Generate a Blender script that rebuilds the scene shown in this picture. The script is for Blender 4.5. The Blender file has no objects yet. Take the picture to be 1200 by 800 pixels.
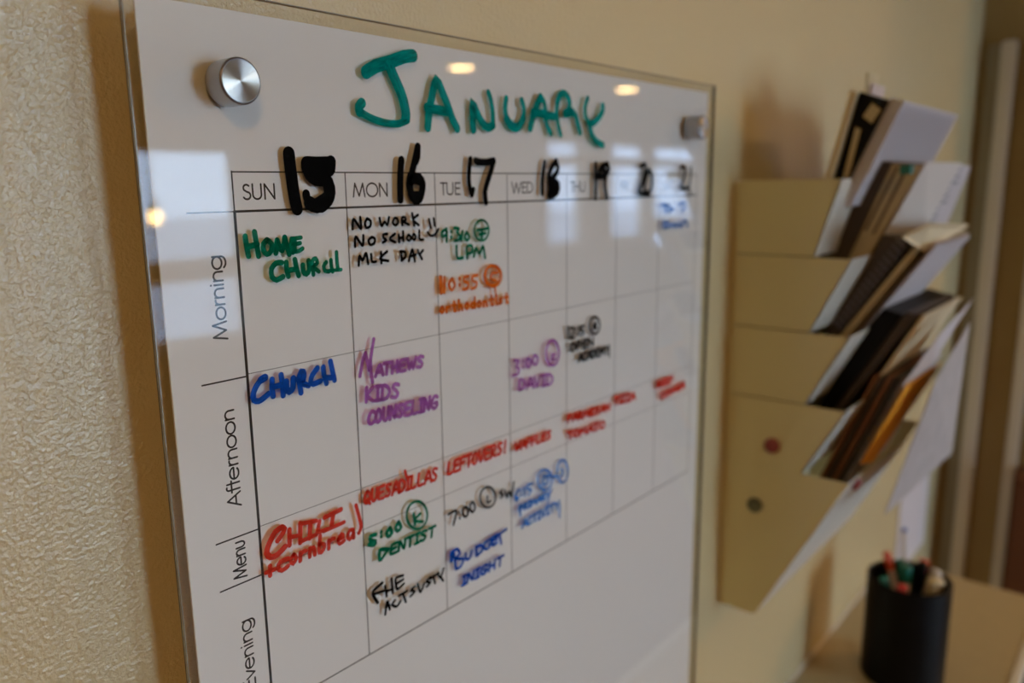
import bpy, bmesh, math, random
from mathutils import Vector, Matrix
random.seed(7)
SC = bpy.context.scene
COL = SC.collection
PI = math.pi

# ------------------------------------------------------------------ camera
cam_d = bpy.data.cameras.new('camera'); cam = bpy.data.objects.new('camera', cam_d); COL.objects.link(cam)
_r = Vector((0.64268942, -0.76603197, -0.01205569)); _u = Vector((0.15428311, 0.11399567, 0.9814284)); _f = Vector((0.75043123, 0.63261364, -0.1914496))
cam.matrix_world = Matrix(((_r.x, _u.x, -_f.x, -0.23526755), (_r.y, _u.y, -_f.y, -0.39101117), (_r.z, _u.z, -_f.z, -0.00901738), (0, 0, 0, 1)))
cam_d.sensor_width = 36; cam_d.lens = 28.06; cam_d.clip_start = 0.01; cam_d.clip_end = 200
cam_d.dof.use_dof = True; cam_d.dof.focus_distance = 0.440; cam_d.dof.aperture_fstop = 4.3
SC.camera = cam
# ------------------------------------------------------------------ sky, exposure
W = bpy.data.worlds.new('overcast_sky'); SC.world = W; W.use_nodes = True
_bg = W.node_tree.nodes['Background']; _bg.inputs[0].default_value = (0.56, 0.77, 0.98, 1); _bg.inputs[1].default_value = 22.0
SC.view_settings.view_transform = 'Standard'; SC.view_settings.look = 'None'
SC.view_settings.exposure = 0.10; SC.view_settings.gamma = 1.0; SC.view_settings.use_curve_mapping = False
SPOT_W = 14.0          # watts of each recessed ceiling lamp
SC.cycles.max_bounces = 10; SC.cycles.diffuse_bounces = 5; SC.cycles.glossy_bounces = 5; SC.cycles.transparent_max_bounces = 24
SC.cycles.use_denoising = True; SC.cycles.sample_clamp_indirect = 4.0; SC.cycles.caustics_reflective = False; SC.cycles.caustics_refractive = False
def portal(name, loc, sx, sz):      # guides daylight sampling through a window opening
    d = bpy.data.lights.new(name, 'AREA'); d.shape = 'RECTANGLE'; d.size = sx; d.size_y = sz; d.cycles.is_portal = True
    o = bpy.data.objects.new(name, d); COL.objects.link(o); o.location = loc; o.rotation_euler = (-PI/2, 0, PI)
    o.rotation_euler = (PI/2, 0, 0)
    return o

# ------------------------------------------------------------------ materials
def mat(name, col, rough=.5, metal=0., spec=.5, bump=None, noise=None, coat=0.):
    m = bpy.data.materials.new(name); m.use_nodes = True; nt = m.node_tree; b = nt.nodes['Principled BSDF']
    b.inputs['Base Color'].default_value = (*col, 1); b.inputs['Roughness'].default_value = rough
    b.inputs['Metallic'].default_value = metal; b.inputs['Specular IOR Level'].default_value = spec
    if coat: b.inputs['Coat Weight'].default_value = coat
    tc = nt.nodes.new('ShaderNodeTexCoord')
    if noise:                       # slight mottling of the colour: (scale, amount)
        n = nt.nodes.new('ShaderNodeTexNoise'); n.inputs['Scale'].default_value = noise[0]; n.inputs['Detail'].default_value = 3
        nt.links.new(tc.outputs['Object'], n.inputs['Vector'])
        mx = nt.nodes.new('ShaderNodeMix'); mx.data_type = 'RGBA'
        mx.inputs[6].default_value = (*[c*(1-noise[1]) for c in col], 1); mx.inputs[7].default_value = (*[min(1, c*(1+noise[1])) for c in col], 1)
        nt.links.new(n.outputs[0], mx.inputs[0]); nt.links.new(mx.outputs[2], b.inputs['Base Color'])
    if bump:                        # (scale, strength, distance)
        n = nt.nodes.new('ShaderNodeTexNoise'); n.inputs['Scale'].default_value = bump[0]; n.inputs['Detail'].default_value = 2.5
        nt.links.new(tc.outputs['Object'], n.inputs['Vector'])
        bp = nt.nodes.new('ShaderNodeBump'); bp.inputs['Strength'].default_value = bump[1]; bp.inputs['Distance'].default_value = bump[2]
        nt.links.new(n.outputs[0], bp.inputs['Height']); nt.links.new(bp.outputs[0], b.inputs['Normal'])
    return m
def emit(name, col, s):
    m = bpy.data.materials.new(name); m.use_nodes = True; nt = m.node_tree; nt.nodes.clear()
    e = nt.nodes.new('ShaderNodeEmission'); e.inputs[0].default_value = (*col, 1); e.inputs[1].default_value = s
    o = nt.nodes.new('ShaderNodeOutputMaterial'); nt.links.new(e.outputs[0], o.inputs[0]); return m
def glass(name, tint=(1, 1, 1), ior=1.5, rough=0.0):
    # thin clear pane: Fresnel mirror over clear transmission, same reflectance entering and leaving
    m = bpy.data.materials.new(name); m.use_nodes = True; nt = m.node_tree; nt.nodes.clear()
    g = nt.nodes.new('ShaderNodeNewGeometry')
    ma = nt.nodes.new('ShaderNodeMix'); ma.data_type = 'FLOAT'; ma.inputs[2].default_value = ior; ma.inputs[3].default_value = 1/ior
    nt.links.new(g.outputs['Backfacing'], ma.inputs[0])
    fr = nt.nodes.new('ShaderNodeFresnel'); nt.links.new(ma.outputs[0], fr.inputs['IOR'])
    t = nt.nodes.new('ShaderNodeBsdfTransparent'); t.inputs[0].default_value = (*tint, 1)
    gl = nt.nodes.new('ShaderNodeBsdfGlossy'); gl.inputs['Roughness'].default_value = rough
    mx = nt.nodes.new('ShaderNodeMixShader'); nt.links.new(fr.outputs[0], mx.inputs[0]); nt.links.new(t.outputs[0], mx.inputs[1]); nt.links.new(gl.outputs[0], mx.inputs[2])
    o = nt.nodes.new('ShaderNodeOutputMaterial'); nt.links.new(mx.outputs[0], o.inputs[0]); return m
def marker(name, col, dens):
    # dry-erase ink film: part pigment, part tinted filter, streaked along the stroke (uv.y runs across it)
    m = bpy.data.materials.new(name); m.use_nodes = True; nt = m.node_tree; nt.nodes.clear()
    uv = nt.nodes.new('ShaderNodeUVMap'); mp = nt.nodes.new('ShaderNodeMapping'); mp.inputs['Scale'].default_value = (.25, 5, 1)
    n = nt.nodes.new('ShaderNodeTexNoise'); n.inputs['Scale'].default_value = 1.0; n.inputs['Detail'].default_value = 2
    nt.links.new(uv.outputs[0], mp.inputs[0]); nt.links.new(mp.outputs[0], n.inputs['Vector'])
    mr = nt.nodes.new('ShaderNodeMapRange'); mr.inputs[1].default_value = .3; mr.inputs[2].default_value = .6
    mr.inputs[3].default_value = dens if dens >= .94 else dens*.32; mr.inputs[4].default_value = dens if dens >= .94 else dens*.78
    nt.links.new(n.outputs[0], mr.inputs[0])
    d = nt.nodes.new('ShaderNodeBsdfDiffuse'); d.inputs[0].default_value = (*col, 1)
    t = nt.nodes.new('ShaderNodeBsdfTransparent'); k = .9 if dens < 1 else 0
    t.inputs[0].default_value = (*[min(1, c*1.25+.045)*k for c in col], 1)
    mx = nt.nodes.new('ShaderNodeMixShader'); nt.links.new(mr.outputs[0], mx.inputs[0]); nt.links.new(t.outputs[0], mx.inputs[1]); nt.links.new(d.outputs[0], mx.inputs[2])
    o = nt.nodes.new('ShaderNodeOutputMaterial'); nt.links.new(mx.outputs[0], o.inputs[0]); return m

M = {}
M['wall'] = mat('cream_wall_paint', (.585, .47, .265), .26, spec=.8, bump=(400, .8, .0013))
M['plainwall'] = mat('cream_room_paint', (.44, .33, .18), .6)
M['ceiling'] = mat('ceiling_paint', (.55, .47, .33), .8)
M['floor'] = mat('brown_floor', (.14, .08, .04), .5, noise=(3, .2))
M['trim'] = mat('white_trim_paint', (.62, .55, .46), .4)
M['end'] = mat('tan_end_wall_paint', (.26, .165, .055), .6)  # same paint as the board wall, its shade put into a darker colour
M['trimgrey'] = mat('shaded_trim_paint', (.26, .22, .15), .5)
M['paper'] = mat('white_board_backing', (.90, .88, .87), .55, spec=.3)
M['print'] = mat('black_print', (.018, .016, .016), .6, spec=.2)
M['printthin'] = mat('grey_print', (.10, .09, .09), .6, spec=.2)
M['glass'] = glass('clear_glass', (.985, .99, .985))
M['window_glass'] = glass('window_glass', (.97, .98, .98))
M['screened_glass'] = glass('window_glass_behind_insect_screen', (.56, .57, .60))  # pane dimmed to weaken the mirrored sky; there is no screen
M['tinted_glass'] = glass('tinted_window_glass', (.42, .43, .47))  # panes darkened to cut their reflection and blue fill, not real tint
M['glass_edge'] = mat('polished_glass_edge', (.24, .23, .19), .2, spec=.8)
M['glass_edge_dark'] = mat('dark_glass_arris', (.02, .018, .014), .2)
M['steel'] = mat('satin_steel', (.42, .40, .38), .30, metal=1)
M['steel_dark'] = mat('dark_steel_rim', (.16, .14, .13), .4, metal=.8)
m = mat('spun_steel_face', (.50, .46, .41), .24, metal=1); nt = m.node_tree; b = nt.nodes['Principled BSDF']   # radially brushed disc
b.inputs['Anisotropic'].default_value = .90; b.inputs['Anisotropic Rotation'].default_value = 0.25
tg = nt.nodes.new('ShaderNodeTangent'); tg.direction_type = 'RADIAL'; tg.axis = 'Y'; nt.links.new(tg.outputs[0], b.inputs['Tangent'])
M['spun'] = m
M['holder'] = mat('olive_cream_metal', (.68, .61, .36), .45)
M['holder_front'] = mat('off_white_metal', (.66, .61, .52), .5)
M['counter'] = mat('cream_laminate', (.42, .33, .19), .35, noise=(60, .05))
M['counter_edge'] = mat('light_laminate_edge', (.66, .60, .50), .4)
M['black'] = mat('black_plastic', (.0025, .0025, .0025), .5, spec=.15)
M['white'] = mat('white_paper', (.60, .55, .51), .7)
M['lavender'] = mat('cool_white_paper', (.52, .48, .50), .7)
M['greysheet'] = mat('grey_printed_paper', (.42, .38, .37), .7, noise=(45, .18))
M['tan'] = mat('manila_card', (.50, .38, .20), .7)
M['cream'] = mat('cream_card', (.68, .56, .36), .7)
M['browndark'] = mat('dark_brown_card', (.05, .03, .016), .6)
M['rust'] = mat('rust_brown_card', (.22, .08, .025), .6)
M['orange'] = mat('orange_envelope', (.85, .34, .015), .6)
M['inkgrey'] = mat('grey_ink', (.22, .21, .23), .7)
M['pink'] = mat('pinkish_paper', (.55, .42, .38), .7)
M['redwood'] = mat('reddish_wood', (.12, .035, .008), .5, noise=(12, .25))
M['red'] = mat('red_plastic', (.50, .02, .02), .35)
M['orangered'] = mat('orange_red_plastic', (.60, .06, .01), .35)
M['teal'] = mat('teal_plastic', (.01, .16, .13), .35)
M['bluep'] = mat('blue_plastic', (.05, .07, .30), .35)
M['pinkstone'] = mat('dark_pink_magnet', (.28, .05, .05), .4)
M['greenstone'] = mat('grey_green_magnet', (.12, .13, .09), .4, noise=(90, .7))
M['snow'] = mat('snow', (.80, .82, .86), .8)
M['hedge'] = mat('far_hedge', (.10, .09, .08), .9, noise=(2, .4))
M['lampglass'] = emit('lit_lamp_diffuser', (1.0, .66, .30), 9.)
M['bulb'] = emit('lit_globe', (1.0, .66, .30), 25.)
INK = {'teal': (0.0, .25, .215), 'black': (.004, .004, .004), 'green': (.0, .16, .08), 'orange': (.62, .13, .005), 'blue': (.006, .075, .40),
       'lightblue': (.07, .24, .62), 'purple': (.42, .14, .44), 'red': (.60, .045, .022)}

# ------------------------------------------------------------------ mesh helpers
def obj(name, bm, m, parent=None, smooth=False, label=None, kind=None):
    me = bpy.data.meshes.new(name); bmesh.ops.recalc_face_normals(bm, faces=bm.faces) if smooth != 'raw' else None
    bm.to_mesh(me); bm.free()
    for x in (m if isinstance(m, list) else [m]): me.materials.append(x)
    if smooth is True:
        for p in me.polygons: p.use_smooth = True
        me.set_sharp_from_angle(angle=math.radians(35))
    o = bpy.data.objects.new(name, me); COL.objects.link(o)
    if parent: o.parent = parent; o.matrix_parent_inverse = parent.matrix_world.inverted() if parent.type != 'EMPTY' else Matrix.Translation(-Vector(parent.location))
    if label: o['label'] = label
    if kind: o['kind'] = kind
    return o
def thing(name, label, cat, loc=(0, 0, 0), group=None):
    o = bpy.data.objects.new(name, None); COL.objects.link(o); o.location = loc; o.empty_display_size = .02
    o['label'] = label; o['category'] = cat
    if group: o['group'] = group
    return o
def tag(o, label, cat, group=None):
    o['label'] = label; o['category'] = cat
    if group: o['group'] = group
    return o
def struct(name, bm, m, parent=None):
    o = obj(name, bm, m, parent)
    if parent is None: o['kind'] = 'structure'
    return o
def box(bm, x0, y0, z0, x1, y1, z1, mi=0):
    v = [bm.verts.new((x, y, z)) for z in (z0, z1) for y in (y0, y1) for x in (x0, x1)]
    fs = [(0, 2, 3, 1), (4, 5, 7, 6), (0, 1, 5, 4), (2, 6, 7, 3), (0, 4, 6, 2), (1, 3, 7, 5)]
    out = []
    for f in fs:
        q = bm.faces.new([v[i] for i in f]); q.material_index = mi; out.append(q)
    return out
def bevel(bm, w, seg=2):
    bmesh.ops.bevel(bm, geom=[e for e in bm.edges], offset=w, segments=seg, affect='EDGES', profile=.6)
def prism_x(bm, prof, x0, x1):      # prof: (y, z) outline pushed along x
    a = [bm.verts.new((x0, y, z)) for y, z in prof]; b = [bm.verts.new((x1, y, z)) for y, z in prof]
    bm.faces.new(a); bm.faces.new(b[::-1]); n = len(prof)
    for i in range(n): bm.faces.new((a[i], b[i], b[(i+1) % n], a[(i+1) % n]))
def slab(bm, quad, th):             # quad of 3d corners thickened away from the viewer side (+y)
    q = [Vector(p) for p in quad]; n = (q[1]-q[0]).cross(q[3]-q[0]).normalized()
    if n.y < 0: n = -n
    a = [bm.verts.new(p) for p in q]; b = [bm.verts.new(p+n*th) for p in q]
    bm.faces.new(a); bm.faces.new(b[::-1])
    for i in range(4): bm.faces.new((a[i], b[i], b[(i+1) % 4], a[(i+1) % 4]))
def slabn(bm, poly, th):            # any flat outline thickened towards +y
    q = [Vector(p) for p in poly]; n = (q[1]-q[0]).cross(q[-1]-q[0]).normalized()
    if n.y < 0: n = -n
    a = [bm.verts.new(p) for p in q]; b = [bm.verts.new(p+n*th) for p in q]; k = len(q)
    bm.faces.new(a); bm.faces.new(b[::-1])
    for i in range(k): bm.faces.new((a[i], b[i], b[(i+1) % k], a[(i+1) % k]))
def tube(bm, pts, r, seg=8):
    pts = [Vector(p) for p in pts]; rings = []
    for i, p in enumerate(pts):
        t = (pts[min(i+1, len(pts)-1)]-pts[max(i-1, 0)]).normalized()
        a = t.cross(Vector((0.12, .3, 1)) if abs(t.z) < .9 else Vector((1, 0, 0))).normalized(); b = t.cross(a)
        rr = r[i] if isinstance(r, (list, tuple)) else r
        rings.append([bm.verts.new(p+rr*(math.cos(2*PI*k/seg)*a+math.sin(2*PI*k/seg)*b)) for k in range(seg)])
    for i in range(len(rings)-1):
        for k in range(seg): bm.faces.new((rings[i][k], rings[i][(k+1) % seg], rings[i+1][(k+1) % seg], rings[i+1][k]))
    bm.faces.new(rings[0][::-1]); bm.faces.new(rings[-1])
def lathe(bm, prof, c, axis='z', seg=40, mi=None, closed=True):   # prof: (radius, height)
    rings = []
    for r, h in prof:
        rg = []
        for k in range(seg):
            a = 2*PI*k/seg; x, y = r*math.cos(a), r*math.sin(a)
            p = (c[0]+x, c[1]+y, c[2]+h) if axis == 'z' else (c[0]+x, c[1]+h, c[2]+y)
            rg.append(bm.verts.new(p))
        rings.append(rg)
    for i in range(len(rings)-1):
        for k in range(seg):
            f = bm.faces.new((rings[i][k], rings[i][(k+1) % seg], rings[i+1][(k+1) % seg], rings[i+1][k]))
            if mi: f.material_index = mi[i]
    if closed:
        bm.faces.new(rings[0][::-1]); bm.faces.new(rings[-1])
INKW = {'month_name': 1.3, 'date_number': 1.18, 'note': 1.13}
NOTES = [
 ('month_name','teal handwritten word JANUARY','teal',0.93,[
  (6.2,[9184,5865,9959,6292,11232,6694,12312,7095,13067,7228]),
  (6,[11043,6400,11436,5723,11870,4995,12146,4328,12281,3644,12243,3381]),
  (3.6,[12383,3257,11623,3002,10682,2990,9665,3158,8957,3386,8534,3592]),
  (4.8,[8532,3551,8495,3835,8747,4057]),
  (4.9,[14155,2901,14329,3941,14704,5126,15066,6002,15498,5367,16060,4411,16501,3517,16922,2961]),
  (4.9,[14147,4152,14918,4066,16044,3998]),
  (4.9,[18526,2956,18516,4003,18484,4804,18856,4213,19422,3478,20087,3151,20579,3340]),
  (3.6,[20577,3242,20599,4123,20411,5081,20152,5544]),
  (3.8,[22087,5278,21945,4557,22095,3851]),
  (5.2,[22095,3851,22561,3434,23142,3275,23674,3528,24014,4034]),
  (3.8,[24014,4034,24118,4692,23834,5281]),
  (5,[24815,3334,25168,4179,25590,4949,26084,5646]),
  (4,[26084,5646,26545,5303,26710,4517,26848,3680,27379,3047]),
  (5,[25171,4510,26284,4450,27793,4324]),
  (3.8,[28636,2984,28308,3750,28133,4685,28193,5372]),
  (4.6,[28193,5372,28490,5948,28982,6156,29541,5982,29816,5482,29634,4861,29284,4649]),
  (5.5,[29239,4647,30126,4821]),
  (4.6,[30126,4821,30673,4527,30944,3876,31266,3283]),
  (3.8,[32303,6006,31954,5358,32059,4559,32602,4001]),
  (4.6,[32520,3997,33179,4120,33927,4570,34512,5154,34505,5568]),
  (4.6,[32603,3955,32858,3239,33533,2667,34560,2373]),
 ]),
 ('date_number','very thick black handwritten number 15','black',1,[
  (6.6,[3393,1013,3411,597,3462,-136,3528,-928,3614,-1567,3707,-2024]),
  (7,[4554,481,5212,462,6163,501]),
  (7,[4544,347,4739,-133,5086,-375,5622,-403]),
  (7,[5048,30,6070,145]),
  (6,[6239,612,6177,200]),
  (6.6,[5487,-403,5982,-623,6062,-1176,5845,-1614,5379,-1934]),
  (7,[5918,-568,6013,-1175,5704,-1667,5041,-1936,4588,-1750]),
  (4.4,[4621,-1751,4411,-1476,4364,-1216]),
  (6,[5050,-1816,5682,-1501]),
 ]),
 ('date_number','black handwritten number 16','black',1,[
  (4.6,[11747,781,11633,-15,11570,-880,11546,-1683]),
  (4.6,[13213,1645,13061,1205,12897,732,12684,191,12471,-348]),
  (3.3,[13269,1613,13221,1006,13035,666]),
  (5,[12477,-213,12361,-684,12471,-1294,12823,-1777,13208,-1682,13421,-1239,13523,-691,13272,-315,12799,-314,12507,-550]),
  (4,[12838,-484,13258,-621]),
  (3.6,[12654,-1365,13223,-1374]),
 ]),
 ('date_number','black handwritten number 17','black',1,[
  (3.6,[18187,955,18019,156,17991,-717,18239,-1489]),
  (3.4,[18261,-1489,18416,-1123]),
  (4.2,[18698,854,19530,719,20621,884]),
  (4.2,[18860,747,20560,771]),
  (4.2,[20620,846,20314,170,19926,-578,19609,-1324,19703,-2039]),
 ]),
 ('date_number','smudged black handwritten number 18','black',0.97,[
  (3.4,[26605,852,26424,45,26266,-797,26295,-1502]),
  (4,[28093,979,27550,546,27189,-22,27246,-661,27302,-1231,27180,-1801]),
  (4,[28033,907,28335,483,28152,52,27667,-306]),
  (6,[27545,-519,28272,-881,28148,-1385,27541,-1664]),
  (5,[27665,-806,27783,-1380]),
 ]),
 ('date_number','black handwritten number 19','black',1,[
  (3.8,[33622,835,33666,-307,33653,-1303,33649,-2034]),
  (4.2,[35407,819,34628,656,34214,230,34362,-230,35139,-152,35631,394,35407,819]),
  (5,[34701,541,34992,80]),
  (4,[35584,549,35169,-229,35011,-928,35347,-2028]),
  (3.6,[33734,-230,34999,-307]),
 ]),
 ('date_number','smudged black handwritten number 20','black',0.95,[
  (3.6,[40901,693,41681,873,41703,300,41244,-735,40647,-1591,41669,-1779,42476,-1850]),
  (3.6,[42338,419,42922,-276,42914,-1211,42286,-1730,41585,-1372,41734,-506,42205,303]),
 ]),
 ('date_number','faint black handwritten number 21','black',0.9,[
  (3,[48476,709,49263,654,49252,-26,48701,-893,48544,-1325,50052,-1340]),
  (2.6,[50515,666,50457,-526,50236,-1279,50691,-2043]),
 ]),
 ('note','small light blue scribbled note under number 21','lightblue',0.8,[
  (2.6,[44895,-2850,46383,-2949]),
  (2.6,[45635,-2930,45715,-3540]),
  (2.6,[46390,-3072,46418,-3624]),
  (2.6,[46405,-3378,47162,-3340]),
  (2.6,[48377,-2938,49205,-2733,49493,-3093,48939,-3581]),
  (2.6,[45342,-4503,45367,-5017,46363,-4977,46343,-4606,45219,-4498]),
  (2.6,[46873,-5063,47237,-4706,47773,-5104,48273,-4750,48821,-5153,49189,-4663,49855,-4627,50107,-5213]),
 ]),
 ('note','green handwritten words HOME CHURCH','green',0.85,[
  (2.9,[302,-3400,339,-3947,418,-4460]),
  (2.9,[880,-3193,944,-3786,1028,-4505]),
  (2.9,[337,-3971,995,-3864]),
  (2.9,[1617,-3665,1380,-3863,1351,-4215,1553,-4447,1830,-4288,1891,-3894,1617,-3665]),
  (2.9,[2115,-4421,2189,-4015,2261,-3713]),
  (2.9,[2259,-3738,2403,-4183,2526,-4305]),
  (2.9,[2526,-4305,2659,-3994,2751,-3587]),
  (2.9,[2761,-3613,2848,-4058,2981,-4545]),
  (2.2,[3823,-3657,3231,-3692]),
  (2.9,[3198,-3716,3144,-4024,3222,-4447]),
  (2.3,[3236,-4030,3738,-3967]),
  (2.3,[3235,-4437,3610,-4411,3884,-4282]),
  (2.2,[3409,-3780,3366,-4352]),
  (2.9,[2431,-4971,2071,-4973,1751,-5265,1746,-5703,2027,-5911,2459,-5769]),
  (2.9,[2733,-4985,2731,-5402,2807,-5776]),
  (2.9,[3308,-4873,3369,-5299,3494,-5797]),
  (2.9,[2758,-5457,3360,-5414]),
  (2.9,[3813,-5230,3836,-5605,4015,-5770,4237,-5533,4231,-5008]),
  (2.4,[4506,-5837,4492,-5394,4506,-5019,4722,-4901,4833,-5179,4570,-5389,4895,-5688]),
  (2.4,[5459,-5191,5265,-5404,5325,-5682,5621,-5752]),
  (2.4,[5801,-5092,5810,-5450,5889,-5776]),
  (2.4,[6237,-4658,6238,-5154,6272,-5665]),
  (2,[5624,-5708,6509,-5719]),
 ]),
 ('note','black handwritten words NO WORK, NO SCHOOL, MLK DAY with a smile','black',1,[
  (1.75,[7590,-3344,7692,-2760,8233,-3375,8210,-2677]),
  (1.75,[8752,-2775,8548,-3027,8651,-3333,8960,-3253,9026,-2942,8752,-2775]),
  (1.75,[9743,-2787,9875,-3284,10149,-3015,10348,-3252,10517,-2763]),
  (1.75,[10978,-2834,10799,-3095,11026,-3293,11268,-3115,11194,-2858,10978,-2834]),
  (1.75,[11610,-3292,11597,-2830,11891,-2830,11920,-3006,11637,-3049,12188,-3301]),
  (1.75,[12501,-2590,12652,-3366]),
  (1.75,[13003,-2706,12557,-2987,13034,-3355]),
  (1.75,[7685,-4421,7769,-3827,8283,-4408,8368,-3787]),
  (1.75,[9022,-3928,8754,-4091,8872,-4393,9205,-4318,9277,-4032,9022,-3928]),
  (1.75,[10283,-3794,9942,-3830,9987,-4035,10227,-4167,9901,-4308]),
  (1.75,[10940,-3829,10518,-4049,10546,-4185,10934,-4344]),
  (1.75,[11248,-3900,11274,-4380]),
  (1.75,[11625,-3712,11631,-4303]),
  (1.75,[11273,-4130,11644,-4063]),
  (1.75,[12096,-3945,11913,-4155,12151,-4345,12312,-4123,12096,-3945]),
  (1.75,[12549,-3914,12403,-4128,12568,-4315,12731,-4090,12549,-3914]),
  (1.75,[13055,-3718,13043,-4287,13390,-4323]),
  (1.75,[7877,-5581,7961,-4981,8195,-5302,8491,-4862,8620,-5536]),
  (1.75,[8892,-4975,8933,-5439,9263,-5450]),
  (1.75,[9692,-4893,9688,-5580]),
  (1.75,[10186,-4890,9578,-5303,10260,-5490]),
  (1.75,[11375,-4973,11420,-5543]),
  (1.75,[11302,-4968,11727,-5036,11727,-5345,11383,-5540]),
  (1.75,[12012,-5628,12349,-4901,12539,-5697]),
  (1.75,[12100,-5356,12651,-5268]),
  (1.75,[12841,-4990,12943,-5278,13303,-5022]),
  (1.75,[12981,-5281,13176,-5594]),
  (1.75,[13942,-3019,14074,-3588]),
  (1.75,[14378,-2980,14437,-3463]),
  (1.75,[13785,-3878,13996,-4092,14411,-4069,14788,-3701]),
 ]),
 ('note','green handwritten note 9:30 (T) LPM','green',0.8,[
  (2.1,[15635,-3735,15200,-3929,15213,-4257,15621,-4073,15659,-3812,15628,-4582]),
  (2.1,[16102,-3909,16099,-3966]),
  (2.1,[16086,-4306,16084,-4363]),
  (2.1,[16383,-3705,16863,-3775,16647,-4003,16916,-4256,16807,-4557,16392,-4561]),
  (2.1,[17205,-3984,17043,-4600]),
  (2.1,[17626,-4053,17403,-4379,17635,-4635,17900,-4407,17626,-4053]),
  (1.7,[19582,-3390,19835,-3630,19951,-3951,19904,-4284,19704,-4557,19395,-4713,19043,-4719,18722,-4577,18499,-4317,18418,-3994,18494,-3673,18712,-3421,19029,-3289,19379,-3305,19691,-3468]),
  (2.1,[18739,-3963,19747,-3913]),
  (2.1,[19240,-3938,19191,-4598]),
  (2.1,[18919,-4286,19589,-4223]),
  (2.1,[16543,-4953,16596,-5774,17155,-5816]),
  (2.1,[17608,-5870,17592,-5069,18123,-5055,18110,-5475,17647,-5560]),
  (2.1,[18288,-5803,18525,-5208,18879,-5648,19265,-5128,19480,-5992]),
 ]),
 ('note','orange handwritten note 10:55 (C) orthodontist','orange',0.85,[
  (3,[14941,-6994,14979,-8029]),
  (2.2,[15302,-7028,15260,-8060]),
  (2.2,[16046,-7175,15703,-7528,15961,-7971,16303,-7686,16073,-7197]),
  (2.2,[16810,-7229,16807,-7287]),
  (2.2,[16794,-7658,16792,-7716]),
  (2.2,[17708,-7186,17264,-7193,17253,-7488,17692,-7649,17565,-8013,17135,-8037]),
  (2.2,[18641,-7173,18127,-7205,18117,-7523,18552,-7685,18439,-8005,17997,-8078]),
  (1.9,[20807,-6748,21124,-7020,21271,-7369,21216,-7722,20970,-8001,20586,-8148,20149,-8132,19750,-7959,19472,-7668,19368,-7319,19459,-6983,19727,-6728,20118,-6606,20554,-6645,20943,-6838]),
  (1.5,[20665,-6804,20919,-7038,21037,-7340,20992,-7646,20794,-7889,20485,-8019,20133,-8008,19812,-7862,19587,-7611,19504,-7308,19578,-7015,19795,-6792,20111,-6684,20462,-6716,20775,-6881]),
  (2.2,[20765,-7194,20208,-7185,20075,-7560,20642,-7769]),
  (1.8,[20475,-8215,20616,-8850]),
  (2.2,[14962,-9046,14779,-9231,14946,-9427,15137,-9235,14962,-9046]),
  (2.2,[15382,-9085,15391,-9434]),
  (2.2,[15401,-9190,15575,-9087,15729,-9124]),
  (2.2,[16155,-8812,16155,-9445,16330,-9412]),
  (2.2,[15966,-9056,16343,-9060]),
  (2.2,[16617,-8744,16615,-9452]),
  (2.2,[16625,-9169,16844,-9100,16952,-9457]),
  (2.2,[17418,-9070,17225,-9261,17405,-9464,17608,-9266,17418,-9070]),
  (2.2,[18238,-9187,17991,-9112,17862,-9290,18021,-9473,18233,-9331]),
  (2.2,[18251,-8753,18270,-9477]),
  (2.2,[18710,-9083,18511,-9277,18698,-9483,18907,-9282,18710,-9083]),
  (2.2,[19175,-9124,19190,-9491]),
  (2.2,[19198,-9197,19431,-9126,19550,-9496]),
  (2.2,[20027,-8837,20036,-9503,20229,-9469]),
  (2.2,[19820,-9094,20238,-9098]),
  (2.2,[20616,-9139,20607,-9512]),
  (2.2,[20620,-8952,20621,-8915]),
  (2.2,[21195,-9144,20881,-9179,21057,-9316,21188,-9445,20829,-9500]),
  (2.2,[21725,-8848,21738,-9529,21940,-9494]),
  (2.2,[21511,-9110,21948,-9114]),
 ]),
 ('note','blue handwritten word CHURCH','blue',0.9,[
  (4,[860,-11298,607,-11386]),
  (3.2,[609,-11362,297,-11668,66,-12061,73,-12430,375,-12559,740,-12425,1012,-12269]),
  (3.2,[1312,-11499,1271,-12014,1308,-12461]),
  (3.2,[1914,-11351,1976,-12007,1961,-12560]),
  (3.2,[1361,-11932,1926,-11921]),
  (3.6,[2221,-11803,2207,-12205,2373,-12443,2638,-12242,2703,-11705]),
  (3.2,[3162,-12648,3099,-12131,3050,-11762]),
  (3.2,[3050,-11762,3306,-11350,3459,-11533,3384,-11904,3136,-12035,3394,-12164,3712,-12331]),
  (3.2,[4401,-11398,4028,-11744,3882,-12079,4030,-12307,4577,-12227]),
  (3.2,[4832,-11425,4861,-11903,4999,-12447]),
  (3.2,[5371,-11164,5490,-11757,5608,-12366]),
  (3.2,[4900,-12068,5523,-12200]),
 ]),
 ('note','purple handwritten note in three lines under the dotted line','purple',0.6,[
  (2.4,[7584,-12497,7806,-11747,8113,-11090]),
  (2.4,[8113,-11090,8227,-11664,8342,-12242]),
  (2.4,[8342,-12242,8572,-11247,8827,-10335]),
  (2.4,[8474,-11708,8497,-12511,8563,-13103]),
  (2.4,[8817,-12750,9241,-12047,9452,-12768]),
  (2.4,[8974,-12504,9371,-12515]),
  (2.4,[9564,-12053,10081,-12063]),
  (2.4,[9822,-12058,9752,-12777]),
  (2.4,[10281,-12067,10221,-12791]),
  (2.4,[10720,-12075,10678,-12804]),
  (2.4,[10264,-12429,10704,-12439]),
  (2.4,[11462,-12089,10993,-12102,10925,-12444,10885,-12788,11375,-12824]),
  (2.4,[10952,-12445,11331,-12432]),
  (2.4,[11625,-12092,11720,-12834,11964,-12321,12068,-12845,12358,-12106]),
  (2.4,[13004,-12193,12730,-12112,12553,-12274,12738,-12450,12924,-12643,12739,-12849,12438,-12780]),
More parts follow.
